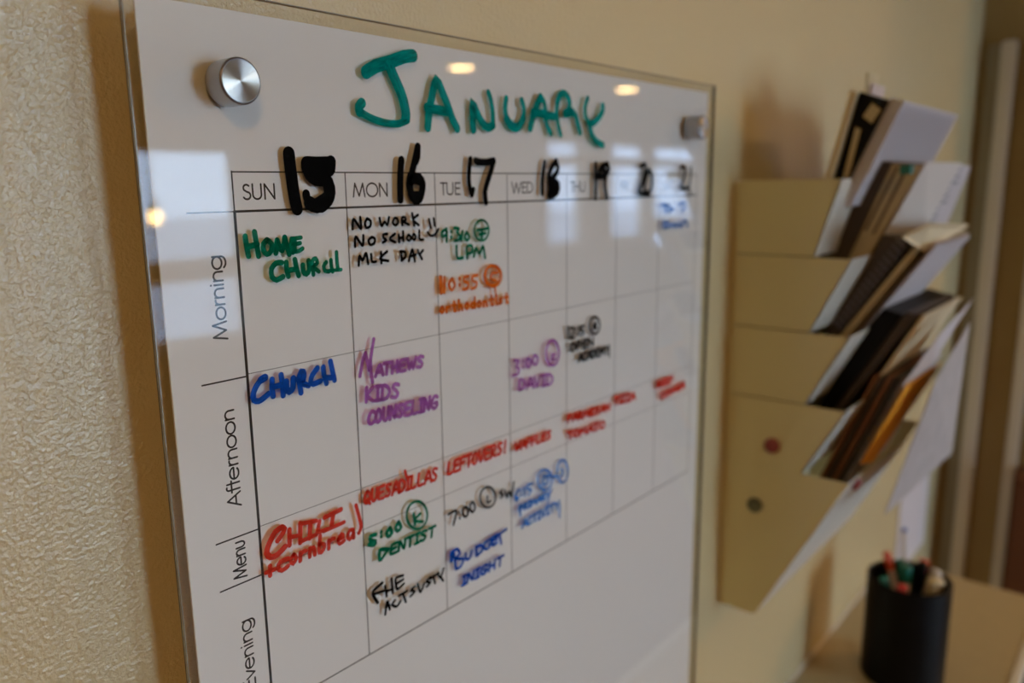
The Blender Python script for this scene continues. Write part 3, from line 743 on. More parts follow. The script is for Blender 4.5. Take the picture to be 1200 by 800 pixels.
PRINT = [
 ('day_name','printed day name SUN',[
  [953,-737,896,-694,826,-675,754,-682,690,-715,645,-769,624,-835,632,-903,667,-963,819,-1050,954,-1097,1003,-1150,1030,-1215,1030,-1285,1003,-1350,954,-1403,886,-1438,810,-1450,734,-1438,666,-1403,616,-1350],
  [1182,-650,1182,-1210,1182,-1210,1195,-1284,1232,-1351,1290,-1404,1362,-1438,1443,-1450,1523,-1438,1596,-1404,1654,-1351,1691,-1284,1704,-1210,1704,-650],
  [1927,-1450,1927,-650,1927,-650,2532,-1450,2532,-1450,2532,-650],
 ]),
 ('day_name','printed day name MON',[
  [8059,-1450,8208,-650,8208,-650,8506,-1410,8506,-1410,8814,-650,8814,-650,8954,-1450],
  [9998,-1050,9982,-944,9938,-846,9867,-762,9774,-697,9666,-656,9550,-642,9434,-656,9326,-697,9234,-762,9163,-846,9118,-944,9103,-1050,9118,-1156,9163,-1254,9234,-1338,9326,-1403,9434,-1444,9550,-1458,9666,-1444,9774,-1403,9867,-1338,9938,-1254,9982,-1156,9998,-1050],
  [10156,-1450,10156,-650,10156,-650,10762,-1450,10762,-1450,10762,-650],
 ]),
 ('day_name','printed day name TUE',[
  [15540,-666,16060,-666],
  [15800,-650,15800,-1450],
  [16153,-650,16153,-1210,16153,-1210,16168,-1284,16209,-1351,16273,-1404,16354,-1438,16444,-1450,16534,-1438,16615,-1404,16680,-1351,16721,-1284,16735,-1210,16735,-650],
  [17432,-666,16985,-666,16985,-666,16985,-1434,16985,-1434,17432,-1434],
  [16985,-1026,17411,-1026],
 ]),
 ('day_name','printed day name WED',[
  [23040,-650,23306,-1450,23306,-1450,23581,-690,23581,-690,23857,-1450,23857,-1450,24122,-650],
  [24713,-666,24290,-666,24290,-666,24290,-1434,24290,-1434,24713,-1434],
  [24290,-1026,24693,-1026],
  [24880,-1434,24880,-666,24880,-666,25087,-666,25102,-666,25198,-678,25289,-708,25370,-755,25437,-815,25488,-887,25519,-966,25530,-1050,25519,-1134,25488,-1213,25437,-1285,25370,-1345,25289,-1392,25198,-1422,25102,-1434,25087,-1434,24880,-1434],
 ]),
 ('day_name','printed day name THU',[
  [30540,-666,31055,-666],
  [30798,-650,30798,-1450],
  [31148,-650,31148,-1450],
  [31745,-650,31745,-1450],
  [31148,-1026,31745,-1026],
  [31993,-650,31993,-1210,31993,-1210,32007,-1284,32048,-1351,32111,-1404,32192,-1438,32281,-1450,32370,-1438,32450,-1404,32514,-1351,32555,-1284,32569,-1210,32569,-650],
 ]),
 ('day_name','printed day name FRI',[
  [38509,-666,38108,-666,38108,-666,38108,-1450],
  [38108,-1026,38490,-1026],
  [38646,-1450,38646,-666,38646,-666,38871,-666,38879,-666,38966,-683,39040,-725,39088,-786,39105,-858,39088,-930,39040,-991,38966,-1033,38879,-1050,38871,-1050,38646,-1050],
  [38871,-1050,39145,-1450],
  [39340,-650,39340,-1450],
 ]),
 ('day_name','printed day name SAT',[
  [45986,-737,45924,-694,45849,-675,45771,-682,45702,-715,45653,-769,45631,-835,45640,-903,45678,-963,45842,-1050,45987,-1097,46041,-1150,46069,-1215,46069,-1285,46041,-1350,45987,-1403,45914,-1438,45832,-1450,45749,-1438,45676,-1403,45623,-1350],
  [46163,-1450,46566,-650,46566,-650,46968,-1450],
  [46314,-1170,46817,-1170],
  [47018,-666,47521,-666],
  [47269,-650,47269,-1450],
 ]),
 ('row_name','printed row name Morning turned on its side',[
  [-1000,-8820,-1800,-8662,-1800,-8662,-1040,-8347,-1040,-8347,-1800,-8021,-1800,-8021,-1000,-7873],
  [-1264,-7084,-1341,-7097,-1411,-7136,-1470,-7196,-1511,-7274,-1533,-7363,-1533,-7456,-1511,-7545,-1470,-7623,-1411,-7683,-1341,-7722,-1264,-7735,-1187,-7722,-1117,-7683,-1058,-7623,-1017,-7545,-995,-7456,-995,-7363,-1017,-7274,-1058,-7196,-1117,-7136,-1187,-7097,-1264,-7084],
  [-1520,-6936,-1000,-6936],
  [-1320,-6926,-1380,-6917,-1435,-6890,-1479,-6849,-1508,-6796,-1520,-6737,-1513,-6678],
  [-1520,-6561,-1000,-6561],
  [-1304,-6561,-1373,-6549,-1436,-6516,-1485,-6463,-1517,-6397,-1528,-6324,-1517,-6251,-1485,-6185,-1436,-6133,-1373,-6099,-1304,-6087,-1000,-6087],
  [-1520,-5880,-1000,-5880],
  [-1704,-5880,-1720,-5880],
  [-1520,-5663,-1000,-5663],
  [-1304,-5663,-1373,-5652,-1436,-5618,-1485,-5566,-1517,-5500,-1528,-5426,-1517,-5353,-1485,-5287,-1436,-5235,-1373,-5201,-1304,-5190,-1000,-5190],
  [-1264,-4390,-1341,-4404,-1411,-4442,-1470,-4503,-1511,-4581,-1533,-4670,-1533,-4762,-1511,-4851,-1470,-4929,-1411,-4990,-1341,-5028,-1264,-5042,-1187,-5028,-1117,-4990,-1058,-4929,-1017,-4851,-995,-4762,-995,-4670,-1017,-4581,-1058,-4503,-1117,-4442,-1187,-4404,-1264,-4390],
  [-1520,-4390,-1000,-4390,-1000,-4390,-938,-4401,-880,-4433,-830,-4483,-792,-4548,-768,-4624,-760,-4706,-768,-4788,-792,-4864,-830,-4929,-880,-4980],
 ]),
 ('row_name','printed row name Afternoon turned on its side',[
  [-1000,-18350,-1800,-17943,-1800,-17943,-1000,-17535],
  [-1280,-18197,-1280,-17688],
  [-1000,-17331,-1600,-17331,-1640,-17331,-1695,-17323,-1743,-17301,-1779,-17265,-1798,-17222,-1798,-17176,-1779,-17133],
  [-1496,-17484,-1496,-17158],
  [-1000,-16965,-1760,-16965],
  [-1496,-17118,-1496,-16812],
  [-1288,-16731,-1288,-16058,-1288,-16060,-1367,-16083,-1437,-16135,-1491,-16210,-1525,-16301,-1536,-16401,-1522,-16500,-1485,-16590,-1429,-16662,-1357,-16710,-1277,-16730,-1196,-16720,-1121,-16681,-1059,-16615,-1015,-16531,-994,-16433,-997,-16333,-1023,-16238,-1072,-16157],
  [-1520,-15906,-1000,-15906],
  [-1320,-15895,-1380,-15886,-1435,-15859,-1479,-15816,-1508,-15761,-1520,-15701,-1513,-15639],
  [-1520,-15519,-1000,-15519],
  [-1304,-15519,-1373,-15507,-1436,-15472,-1485,-15418,-1517,-15350,-1528,-15274,-1517,-15199,-1485,-15130,-1436,-15076,-1373,-15042,-1304,-15030,-1000,-15030],
  [-1264,-14225,-1341,-14239,-1411,-14278,-1470,-14341,-1511,-14421,-1533,-14513,-1533,-14609,-1511,-14701,-1470,-14781,-1411,-14844,-1341,-14884,-1264,-14897,-1187,-14884,-1117,-14844,-1058,-14781,-1017,-14701,-995,-14609,-995,-14513,-1017,-14421,-1058,-14341,-1117,-14278,-1187,-14239,-1264,-14225],
  [-1264,-13451,-1341,-13465,-1411,-13504,-1470,-13567,-1511,-13647,-1533,-13739,-1533,-13835,-1511,-13927,-1470,-14007,-1411,-14070,-1341,-14110,-1264,-14123,-1187,-14110,-1117,-14070,-1058,-14007,-1017,-13927,-995,-13835,-995,-13739,-1017,-13647,-1058,-13567,-1117,-13504,-1187,-13465,-1264,-13451],
  [-1520,-13298,-1000,-13298],
  [-1304,-13298,-1373,-13286,-1436,-13251,-1485,-13197,-1517,-13129,-1528,-13054,-1517,-12978,-1485,-12910,-1436,-12856,-1373,-12821,-1304,-12809,-1000,-12809],
 ]),
 ('row_name','printed row name Menu turned on its side',[
  [-1000,-22656,-1800,-22542,-1800,-22542,-1040,-22314,-1040,-22314,-1800,-22078,-1800,-22078,-1000,-21971],
  [-1288,-21872,-1288,-21401,-1288,-21402,-1367,-21419,-1437,-21455,-1491,-21507,-1525,-21571,-1536,-21641,-1522,-21710,-1485,-21773,-1429,-21824,-1357,-21857,-1277,-21871,-1196,-21864,-1121,-21837,-1059,-21791,-1015,-21732,-994,-21664,-997,-21593,-1023,-21527,-1072,-21470],
  [-1520,-21294,-1000,-21294],
  [-1304,-21294,-1373,-21286,-1436,-21261,-1485,-21224,-1517,-21176,-1528,-21123,-1517,-21070,-1485,-21023,-1436,-20985,-1373,-20960,-1304,-20952,-1000,-20952],
  [-1520,-20824,-1216,-20824,-1216,-20824,-1147,-20815,-1084,-20791,-1035,-20753,-1003,-20705,-992,-20653,-1003,-20600,-1035,-20552,-1084,-20514,-1147,-20490,-1216,-20481,-1520,-20481],
 ]),
 ('row_name','printed row name Evening turned on its side',[
  [-1784,-29116,-1784,-29550,-1784,-29550,-1016,-29550,-1016,-29550,-1016,-29116],
  [-1424,-29550,-1424,-29137],
  [-1520,-29016,-1000,-28744,-1000,-28744,-1520,-28472],
  [-1288,-28391,-1288,-27727,-1288,-27728,-1367,-27751,-1437,-27802,-1491,-27876,-1525,-27967,-1536,-28065,-1522,-28163,-1485,-28252,-1429,-28324,-1357,-28371,-1277,-28391,-1196,-28381,-1121,-28342,-1059,-28277,-1015,-28194,-994,-28098,-997,-27998,-1023,-27904,-1072,-27824],
  [-1520,-27575,-1000,-27575],
  [-1304,-27575,-1373,-27564,-1436,-27529,-1485,-27476,-1517,-27408,-1528,-27334,-1517,-27259,-1485,-27192,-1436,-27138,-1373,-27104,-1304,-27092,-1000,-27092],
  [-1520,-26881,-1000,-26881],
  [-1704,-26881,-1720,-26881],
  [-1520,-26659,-1000,-26659],
  [-1304,-26659,-1373,-26647,-1436,-26613,-1485,-26559,-1517,-26492,-1528,-26417,-1517,-26343,-1485,-26275,-1436,-26222,-1373,-26187,-1304,-26176,-1000,-26176],
  [-1264,-25360,-1341,-25373,-1411,-25413,-1470,-25474,-1511,-25554,-1533,-25645,-1533,-25739,-1511,-25830,-1470,-25910,-1411,-25972,-1341,-26011,-1264,-26025,-1187,-26011,-1117,-25972,-1058,-25910,-1017,-25830,-995,-25739,-995,-25645,-1017,-25554,-1058,-25474,-1117,-25413,-1187,-25373,-1264,-25360],
  [-1520,-25360,-1000,-25360,-1000,-25360,-938,-25371,-880,-25403,-830,-25454,-792,-25521,-768,-25599,-760,-25682,-768,-25765,-792,-25843,-830,-25910,-880,-25961],
 ]),
]
def smooth_pts(P, step):
    n = len(P)
    if n == 2: return [P[0], P[1]]
    out = []
    for i in range(n-1):
        p0 = P[max(i-1, 0)]; p1 = P[i]; p2 = P[i+1]; p3 = P[min(i+2, n-1)]
        k = max(2, min(10, int(math.hypot(p2[0]-p1[0], p2[1]-p1[1])/step)))
        for j in range(k):
            t = j/k; t2 = t*t; t3 = t2*t
            # centripetal-like damping keeps sharp turns tight
            out.append(tuple(p1[a]+.0*t + ((-.5*p0[a]*.8+.5*p2[a]*.8)*t + (.8*p0[a]-2.5*p1[a]*1+.0 + 2.1*p2[a]*1-.4*p3[a]+(-.1*p1[a])+(-.0)+(.1*p2[a])) * t2*0 + 0*t3) for a in (0, 1)) if False else
                       tuple(((2*t3-3*t2+1)*p1[a] + (t3-2*t2+t)*.42*(p2[a]-p0[a]) + (-2*t3+3*t2)*p2[a] + (t3-t2)*.42*(p3[a]-p1[a])) for a in (0, 1)))
    out.append(P[-1]); return out
def ribbon(bm, pts, w, y, uvl, soft=True):
    P = [pts[0]]
    for p in pts[1:]:
        if math.hypot(p[0]-P[-1][0], p[1]-P[-1][1]) > 1e-6: P.append(p)
    if len(P) == 1: P.append((P[0][0]+.00002, P[0][1]))
    if soft: P = smooth_pts(P, w*.6)
    n = len(P); L = []; R = []; s = 0; S = []
    for i in range(n):
        a = P[max(i-1, 0)]; b = P[min(i+1, n-1)]
        dx, dz = b[0]-a[0], b[1]-a[1]; l = math.hypot(dx, dz) or 1e-9
        nx, nz = -dz/l*w/2, dx/l*w/2
        if i: s += math.hypot(P[i][0]-P[i-1][0], P[i][1]-P[i-1][1])
        S.append(s)
        L.append(bm.verts.new((P[i][0]+nx, y, P[i][1]+nz))); R.append(bm.verts.new((P[i][0]-nx, y, P[i][1]-nz)))
    seed = random.random()*50
    def face(vs, us):
        try: f = bm.faces.new(vs)
        except ValueError: return
        for lp, u in zip(f.loops, us): lp[uvl].uv = u
    for i in range(n-1):
        face((L[i], L[i+1], R[i+1], R[i]), ((S[i]/.002+seed, 1+seed), (S[i+1]/.002+seed, 1+seed), (S[i+1]/.002+seed, seed), (S[i]/.002+seed, seed)))
    for e, sg in ((0, -1), (n-1, 1)):
        c = P[e]; o = P[1] if e == 0 else P[n-2]
        dx, dz = c[0]-o[0], c[1]-o[1]; a0 = math.atan2(dz, dx)
        fan = [bm.verts.new((c[0]+w/2*math.cos(a0+k*PI/8), y, c[1]+w/2*math.sin(a0+k*PI/8))) for k in range(-3, 4)]
        ends = (R[e], L[e]) if sg == 1 else (L[e], R[e])
        vs = [ends[0]]+fan+[ends[1]]
        face(vs, [(S[e]/.002+seed+sg*.5*math.sin(PI*k/8), seed+k/8) for k in range(9)])
def pairs(a, k=1e-5): return [(a[i]*k, a[i+1]*k) for i in range(0, len(a), 2)]

# ------------------------------------------------------------------ room shell
YW = .032            # face of the wall the board hangs on (the board's backing sheet is y = 0)
FL, CE, XL, XR, YB = -1.57, .87, -2.6, 10.6, -4.5
bm = bmesh.new(); box(bm, XL, YW, FL, 2.0, YW+.12, CE); struct('wall_board', bm, M['wall'])
bm = bmesh.new(); box(bm, 2.0, YW+.02, FL, XR, YW+.14, CE); struct('wall_beyond', bm, M['plainwall'])
bm = bmesh.new(); box(bm, XL-.12, YB-.2, FL, XL, YW+.12, CE); struct('wall_left', bm, M['plainwall'])
bm = bmesh.new(); box(bm, XR, YB-.2, FL, XR+.12, YW+.14, CE); struct('wall_right', bm, M['plainwall'])
bm = bmesh.new(); box(bm, XL-.12, YB-.2, FL-.1, XR+.12, YW+.14, FL); struct('floor', bm, M['floor'])
bm = bmesh.new(); box(bm, XL-.12, YB-.2, CE, XR+.12, YW+.14, CE+.1); struct('ceiling', bm, M['ceiling'])
# window wall opposite the board: openings (x0, x1, z0, z1)
WIN = [(.95, 1.82, -1.50, .75), (1.88, 2.76, -1.0, .26), (6.15, 6.81, -.62, .44), (7.30, 8.10, -.62, .44), (8.22, 9.57, -.78, .44)]  # first opening is an unseen tall glass door, added for more key light
bm = bmesh.new(); xs = XL
for a, b_, c, d in WIN:
    box(bm, xs, YB-.16, FL, a, YB, CE); box(bm, a, YB-.16, FL, b_, YB, c); box(bm, a, YB-.16, d, b_, YB, CE); xs = b_
box(bm, xs, YB-.16, FL, XR, YB, CE); struct('wall_windows', bm, M['plainwall'])
for i, (a, b_, c, d) in enumerate(WIN):
    root = bpy.data.objects.new('window_%d' % (i+1), None); COL.objects.link(root); root['kind'] = 'structure'; root.location = ((a+b_)/2, YB, c)
    bm = bmesh.new(); f = .035
    box(bm, a, YB-.10, c, a+f, YB-.04, d); box(bm, b_-f, YB-.10, c, b_, YB-.04, d); box(bm, a+f, YB-.10, c, b_-f, YB-.04, c+f); box(bm, a+f, YB-.10, d-f, b_-f, YB-.04, d)
    if i == 0: box(bm, a+f, YB-.095, -.58, b_-f, YB-.045, -.52)
    elif i == 1: box(bm, a+f, YB-.095, -.60, b_-f, YB-.045, -.45)
    else:
        box(bm, a+f, YB-.095, .19, b_-f, YB-.045, .28)
    struct('window_frame', bm, M['trim'], root)
    bm = bmesh.new(); box(bm, a+.01, YB-.073, c+.01, b_-.01, YB-.067, d-.01); struct('pane', bm, M[('window_glass', 'screened_glass', 'tinted_glass')[min(i, 2)]], root)
    bm = bmesh.new(); box(bm, a-.05, YB-.02, c-.04, b_+.05, YB+.06, c-.005); struct('window_sill', bm, M['trim'], root)
    portal('window_daylight', ((a+b_)/2, YB-.02, (c+d)/2), b_-a-.02, d-c-.02)
bm = bmesh.new(); box(bm, -40, -60, -2.3, 60, YB-.3, -2.2); struct('ground_outside', bm, M['snow'])
# partition at the far end of the board wall, with its trims
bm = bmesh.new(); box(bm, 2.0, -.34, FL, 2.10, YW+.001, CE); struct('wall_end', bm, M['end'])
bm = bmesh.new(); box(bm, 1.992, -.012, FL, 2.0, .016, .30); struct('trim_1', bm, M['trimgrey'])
bm = bmesh.new(); box(bm, 1.978, -.045, FL, 2.0, -.013, .305); bmesh.ops.bevel(bm, geom=bm.edges[:], offset=.004, segments=2, affect='EDGES'); struct('trim_2', bm, M['trim'])
bm = bmesh.new(); box(bm, 1.98, -.135, FL, 2.0, -.108, .305); bmesh.ops.bevel(bm, geom=bm.edges[:], offset=.004, segments=2, affect='EDGES'); struct('trim_3', bm, M['trim'])
t = thing('wooden_cabinet', 'low reddish brown wooden cabinet against the end wall at the right edge', 'cabinet', (1.96, -.2, FL))
bm = bmesh.new(); box(bm, 1.945, -.36, FL, 1.999, -.137, -.70); obj('body', bm, M['redwood'], t)
bm = bmesh.new(); box(bm, 1.93, -.35, FL+.1, 1.9445, -.147, -.73); obj('door', bm, M['redwood'], t)

# ------------------------------------------------------------------ ceiling lamps and the globe lamp
def ceiling_lamp(x, y, label, group=None, p=1.0):
    t = thing('ceiling_lamp', label, 'lamp', (x, y, CE), group)
    bm = bmesh.new(); lathe(bm, [(.125, -.001), (.120, -.006), (.100, -.006), (.098, -.001)], (x, y, CE), seg=32); obj('trim_ring', bm, M['trim'], t, True)
    bm = bmesh.new(); lathe(bm, [(.097, -.0075), (.097, -.0065)], (x, y, CE), seg=32); obj('diffuser', bm, M['lampglass'], t)
    d = bpy.data.lights.new('ceiling_lamp_light', 'AREA'); d.shape = 'DISK'; d.size = .19; d.energy = SPOT_W*p; d.color = (1.0, .60, .24)
    o = bpy.data.objects.new('ceiling_lamp_light', d); COL.objects.link(o); o.location = (x, y, CE-.012)
ceiling_lamp(4.32, -3.92, 'round recessed ceiling lamp mirrored in the board above the N of JANUARY', p=.2)
ceiling_lamp(6.44, -3.80, 'round recessed ceiling lamp mirrored in the board right of JANUARY', p=.2)
for x, y, p, l in ((-1.2, -3.6, .6, 'round recessed ceiling lamp in the window corner left of the glass door'), (-.9, -1.4, .8, 'round recessed ceiling lamp above and left of the board'), (2.7, -1.9, 2.0, 'round recessed ceiling lamp in front of the end wall'),
                   (4.4, -1.6, .9, 'round recessed ceiling lamp just past the end wall'), (6.6, -1.6, .6, 'round recessed ceiling lamp farthest along the room')):
    ceiling_lamp(x, y, l, 'recessed ceiling lamps', p)  # lamps added for warm fill, except the one above and left of the board
t = thing('globe_lamp', 'small lit globe lamp hanging by the window, mirrored at the board edge', 'lamp', (1.867, -3.9, CE))
bm = bmesh.new(); bmesh.ops.create_uvsphere(bm, u_segments=24, v_segments=16, radius=.042); bmesh.ops.translate(bm, vec=(1.867, -3.9, -.155), verts=bm.verts); obj('globe', bm, M['bulb'], t, True)
bm = bmesh.new(); tube(bm, [(1.867, -3.9, -.112), (1.867, -3.9, CE-.02)], .004); obj('cord', bm, M['black'], t, True)
bm = bmesh.new(); lathe(bm, [(.012, -.115), (.024, -.11), (.02, -.075), (.006, -.06)], (1.867, -3.9, 0), seg=20); obj('socket', bm, M['steel'], t, True)
bm = bmesh.new(); lathe(bm, [(.05, -.02), (.05, -.001)], (1.867, -3.9, CE), seg=24); obj('ceiling_rose', bm, M['trim'], t, True)

# ------------------------------------------------------------------ the glass week board
GX0, GX1, GZ0, GZ1, GT = -.0505, .5535, -.72, .0885, .0032
board = thing('week_calendar', 'clear glass week calendar board with marker notes, on steel standoffs on the wall', 'board', (.25, YW, GZ0))
bm = bmesh.new(); fs = box(bm, GX0, -GT-.0002, GZ0, GX1, -.0002, GZ1); bm.faces.ensure_lookup_table()
obj('glass_panel', bm, M['glass'], board, 'raw')
# polished rim of the sheet: narrow frame around the four edges, dark arris at the back, grey face in front
bm = bmesh.new(); e = .0005
for y0, y1, mi in ((-GT-.0002, -.0011, 0), (-.0010, -.0002, 1)):
    box(bm, GX0-e, y0, GZ0-e, GX0-.00003, y1, GZ1+e, mi); box(bm, GX1+.00003, y0, GZ0-e, GX1+e, y1, GZ1+e, mi)
    box(bm, GX0, y0, GZ1+.00003, GX1, y1, GZ1+e, mi); box(bm, GX0, y0, GZ0-e, GX1, y1, GZ0-.00003, mi)
obj('polished_edge', bm, [M['glass_edge'], M['glass_edge_dark']], board, 'raw')
bm = bmesh.new(); box(bm, -.0435, 0, GZ0+.006, .5440, .0012, .0815)
sheet = obj('backing_sheet', bm, M['paper'], board, label='white backing sheet printed with the week grid')
PY = -.00006
def print_part(name, lines, m, label=None, kind=None):    # lines: (width, [(x, z)...])
    bm = bmesh.new(); uvl = bm.loops.layers.uv.new('UVMap')
    for w_, p in lines:
        seg = [p[0]]
        for q in p[1:]:
            if abs(q[0]-seg[-1][0])+abs(q[1]-seg[-1][1]) < 1e-7:
                if len(seg) > 1: ribbon(bm, seg, w_, PY, uvl, False)
                seg = [q]
            else: seg.append(q)
        if len(seg) > 1 or len(p) <= 2: ribbon(bm, seg, w_, PY, uvl, False)
    return obj(name, bm, m, sheet, 'raw', label=label, kind=kind)
XE = .525+.0005; ZT, ZA, ZM, ZN, ZB = -.02077, -.11109, -.2015, -.22987, -.31875; XX = -.0269
print_part('header_line', [(.00075, [(0, 0), (XE, 0)])], M['print'])
print_part('header_line', [(.0013, [(0, ZT), (XE, ZT)])], M['print'], 'thick line under the day names')
print_part('header_line', [(.0006, [(XX, ZT), (0, ZT)])], M['print'])
for i in range(8):
    if i == 0:
        print_part('column_line', [(.0009, [(0, .0003), (0, ZT)]), (.0017, [(0, ZT), (0, ZB)])], M['print'], 'thick first column line')
    else: print_part('column_line', [(.00075, [(.075*i, 0), (.075*i, ZB)])], M['printthin'] if i != 1 else M['print'])
print_part('bottom_line', [(.00085, [(0, ZB), (XE, ZB)])], M['print'])
for z in (ZA, ZM, ZN):
    print_part('row_tick', [(.0009, [(XX, z), (0, z)])], M['print'])
    print_part('dotted_line', [(.00050, [(x*.00125+.0010, z+.0012), (x*.00125+.00155, z+.0012)]) for x in range(419)], M['printthin'], 'fine dotted row line', 'stuff')
for n, l, S in PRINT:
    print_part(n, [(.00105 if n == 'day_name' else .00108, pairs(s)) for s in S], M['print'], l)
_ink = {}
for n, l, c, dens, S in NOTES:
    k = (c, dens)
    if k not in _ink: _ink[k] = marker('%s_marker_ink' % c, INK[c], dens)
    bm = bmesh.new(); uvl = bm.loops.layers.uv.new('UVMap')
    for i, (w_, s) in enumerate(S):
        ribbon(bm, pairs(s), w_*.001*INKW.get(n, 1), -GT-.00045-.00003*i, uvl)
    obj(n, bm, _ink[k], board, 'raw', label=l)
def knob(x, z, label=None):
    bm = bmesh.new(); R = .01165
    lathe(bm, [(.0075, YW), (.0075, .0)], (x, 0, z), 'y', 32)
    lathe(bm, [(R-.0006, -GT-.0003), (R, -GT-.0009), (R, -.0172), (R-.0003, -.0176)], (x, 0, z), 'y', 64)
    k = obj('standoff_knob', bm, M['steel'], board, True, label=label)
    bm = bmesh.new(); rings = []
    for r, y in ((R-.00025, -.01762), (R-.0009, -.01810)):
        rings.append([bm.verts.new((x+r*math.cos(2*PI*i/64), y, z+r*math.sin(2*PI*i/64))) for i in range(64)])
    for i in range(64): bm.faces.new((rings[0][i], rings[0][(i+1) % 64], rings[1][(i+1) % 64], rings[1][i]))
    f = bm.faces.new(rings[1]); rim = obj('rim', bm, M['steel_dark'], k, True)
    # spun face, origin on the knob's axis so that the brushing is centred
    bm = bmesh.new(); c = bm.verts.new((0, 0, 0)); rg = [[bm.verts.new((r*math.cos(2*PI*i/96), 0, r*math.sin(2*PI*i/96))) for i in range(96)] for r in (.0006, .003, .007, R-.0012)]
    for i in range(96):
        bm.faces.new((c, rg[0][i], rg[0][(i+1) % 96]))
        for a, b_ in zip(rg, rg[1:]): bm.faces.new((a[i], b_[i], b_[(i+1) % 96], a[(i+1) % 96]))
    me = bpy.data.meshes.new('spun_face'); bmesh.ops.recalc_face_normals(bm, faces=bm.faces)
    if bm.faces[0].normal.y > 0 if hasattr(bm.faces, 'ensure_lookup_table') and (bm.faces.ensure_lookup_table() or True) else False: bmesh.ops.reverse_faces(bm, faces=bm.faces)
    bm.to_mesh(me); bm.free(); me.materials.append(M['spun'])
    o = bpy.data.objects.new('spun_face', me); COL.objects.link(o); o.parent = k; o.location = Vector((x, -.01816, z))
    o.matrix_parent_inverse = Matrix.Translation(Vector(board.location)) @ Matrix.Identity(4) if False else Matrix.Identity(4)
    return k
knob(-.0015, .0443, 'steel standoff knob in the upper left corner')
knob(.5005, .0445, 'steel standoff knob in the upper right corner')
knob(-.0015, GZ0+.045); knob(.5005, GZ0+.045)

# ------------------------------------------------------------------ counter
CT = -.827
t = thing('counter', 'cream laminate counter shelf along the wall under the file holder', 'counter', (.5, -.1, CT-.03))
bm = bmesh.new(); box(bm, -.9, -.247, CT-.032, 1.55, YW-.0005, CT); bmesh.ops.bevel(bm, geom=bm.edges[:], offset=.002, segments=2, affect='EDGES'); obj('worktop', bm, M['counter'], t)
bm = bmesh.new(); box(bm, -.9, -.262, CT-.034, 1.55, -.2475, CT+.001); bmesh.ops.bevel(bm, geom=bm.edges[:], offset=.003, segments=2, affect='EDGES'); obj('front_edge', bm, M['counter_edge'], t, label='pale front edge strip')
bm = bmesh.new(); box(bm, -.9, YW-.004, CT+.0003, 1.55, YW-.0003, CT+.006); obj('wall_bead', bm, M['counter_edge'], t)
bm = bmesh.new(); box(bm, -.85, -.22, FL, -.82, YW-.001, CT-.033); obj('support_panel', bm, M['trim'], t)
bm = bmesh.new(); box(bm, 1.48, -.22, FL, 1.51, YW-.001, CT-.033); obj('support_panel', bm, M['trim'], t)

# ------------------------------------------------------------------ file holder of five pockets
HX0, HX1 = .660, .975          # drawn here, then set at the measured place by HOFF
HOFF = Vector((.027, .011, -.004)); H_BEFORE = set(bpy.data.objects)
YH = YW-HOFF.y                 # wall face in the holder's own frame
hold = thing('file_holder', 'cream metal wall file holder with five stepped pockets, right of the board', 'holder', ((HX0+HX1)/2, YH, -.56))
PK = [(-.002, -.104, -.0885), (-.0900, -.121, -.1765), (-.178, -.124, -.2635), (-.265, -.126, -.3505), (-.350, -.134, -.553)]
bm = bmesh.new(); box(bm, HX0, YH-.003, -.553, HX1, YH-.0005, -.002); obj('back_plate', bm, M['holder'], hold)
for i, (zt, yt, zb) in enumerate(PK):
    yb = -.078 if i < 4 else -.028
    bm = bmesh.new()
    for side, x0 in enumerate((HX0, HX1-.0015)):
        if i == 0:
            c = [(YH-.0035-.010*(1-math.cos(a)), zt-.010*(1-math.sin(a))) for a in (0, PI/8, PI/4, 3*PI/8, PI/2)]
        else: c = [(YH-.0035, zt)]
        prism_x(bm, [(YH-.0035, zb)]+c+[(yt, zt), (yb, zb)], x0, x0+.0015)
        if side == 0: pk = obj('pocket', bm, M['holder'], hold)
        else: obj('side_panel', bm, M['holder'], pk)
        bm = bmesh.new()
    n = 1.5e-3
    bm = bmesh.new()
    if i < 4:
        lw = .072; k = .16; ym, zm = yb+(yt-yb)*k, zb+(zt-zb)*k
        slabn(bm, [(HX0, yt, zt), (HX0+lw, yt, zt), (HX0+lw, ym, zm), (HX1-lw, ym, zm), (HX1-lw, yt, zt), (HX1, yt, zt), (HX1, yb, zb), (HX0, yb, zb)], n)
    else:
        slab(bm, [(HX0, yt, zt), (.905, yt, zt-.012), (.900, -.070, -.490), (.672, yb, zb)], n)
    obj('front_panel', bm, M['holder_front'], pk, label='off-white slanted front with a cut-out' if i < 4 else 'off-white slanted front of the lowest pocket')
    if i < 4:
        bm = bmesh.new(); box(bm, HX0+.0016, yb+.003, zb+.001, HX1-.0016, YH-.004, zb+.002); obj('pocket_floor', bm, M['holder'], pk)
# contents: leaning stacks, outline in (y, z) given as back edge and front edge, top and bottom
def leaning(name, label, cat, m, x0, wid, tb, bb, tf, bf, ext=.02, group=None, parts=None):
    def lo(t_, b_):
        k = 1+ext/(t_[1]-b_[1]); return (t_[0]+(b_[0]-t_[0])*k, t_[1]+(b_[1]-t_[1])*k)
    tb, bb, tf, bf = [(p_[0]+.009, p_[1]) for p_ in (tb, bb, tf, bf)]
    prof = [tb, tf, lo(tf, bf), lo(tb, bb)]
    bm = bmesh.new(); prism_x(bm, prof, x0, x0+wid)
    o = obj(name, bm, m); tag(o, label, cat, group); return o
L = leaning
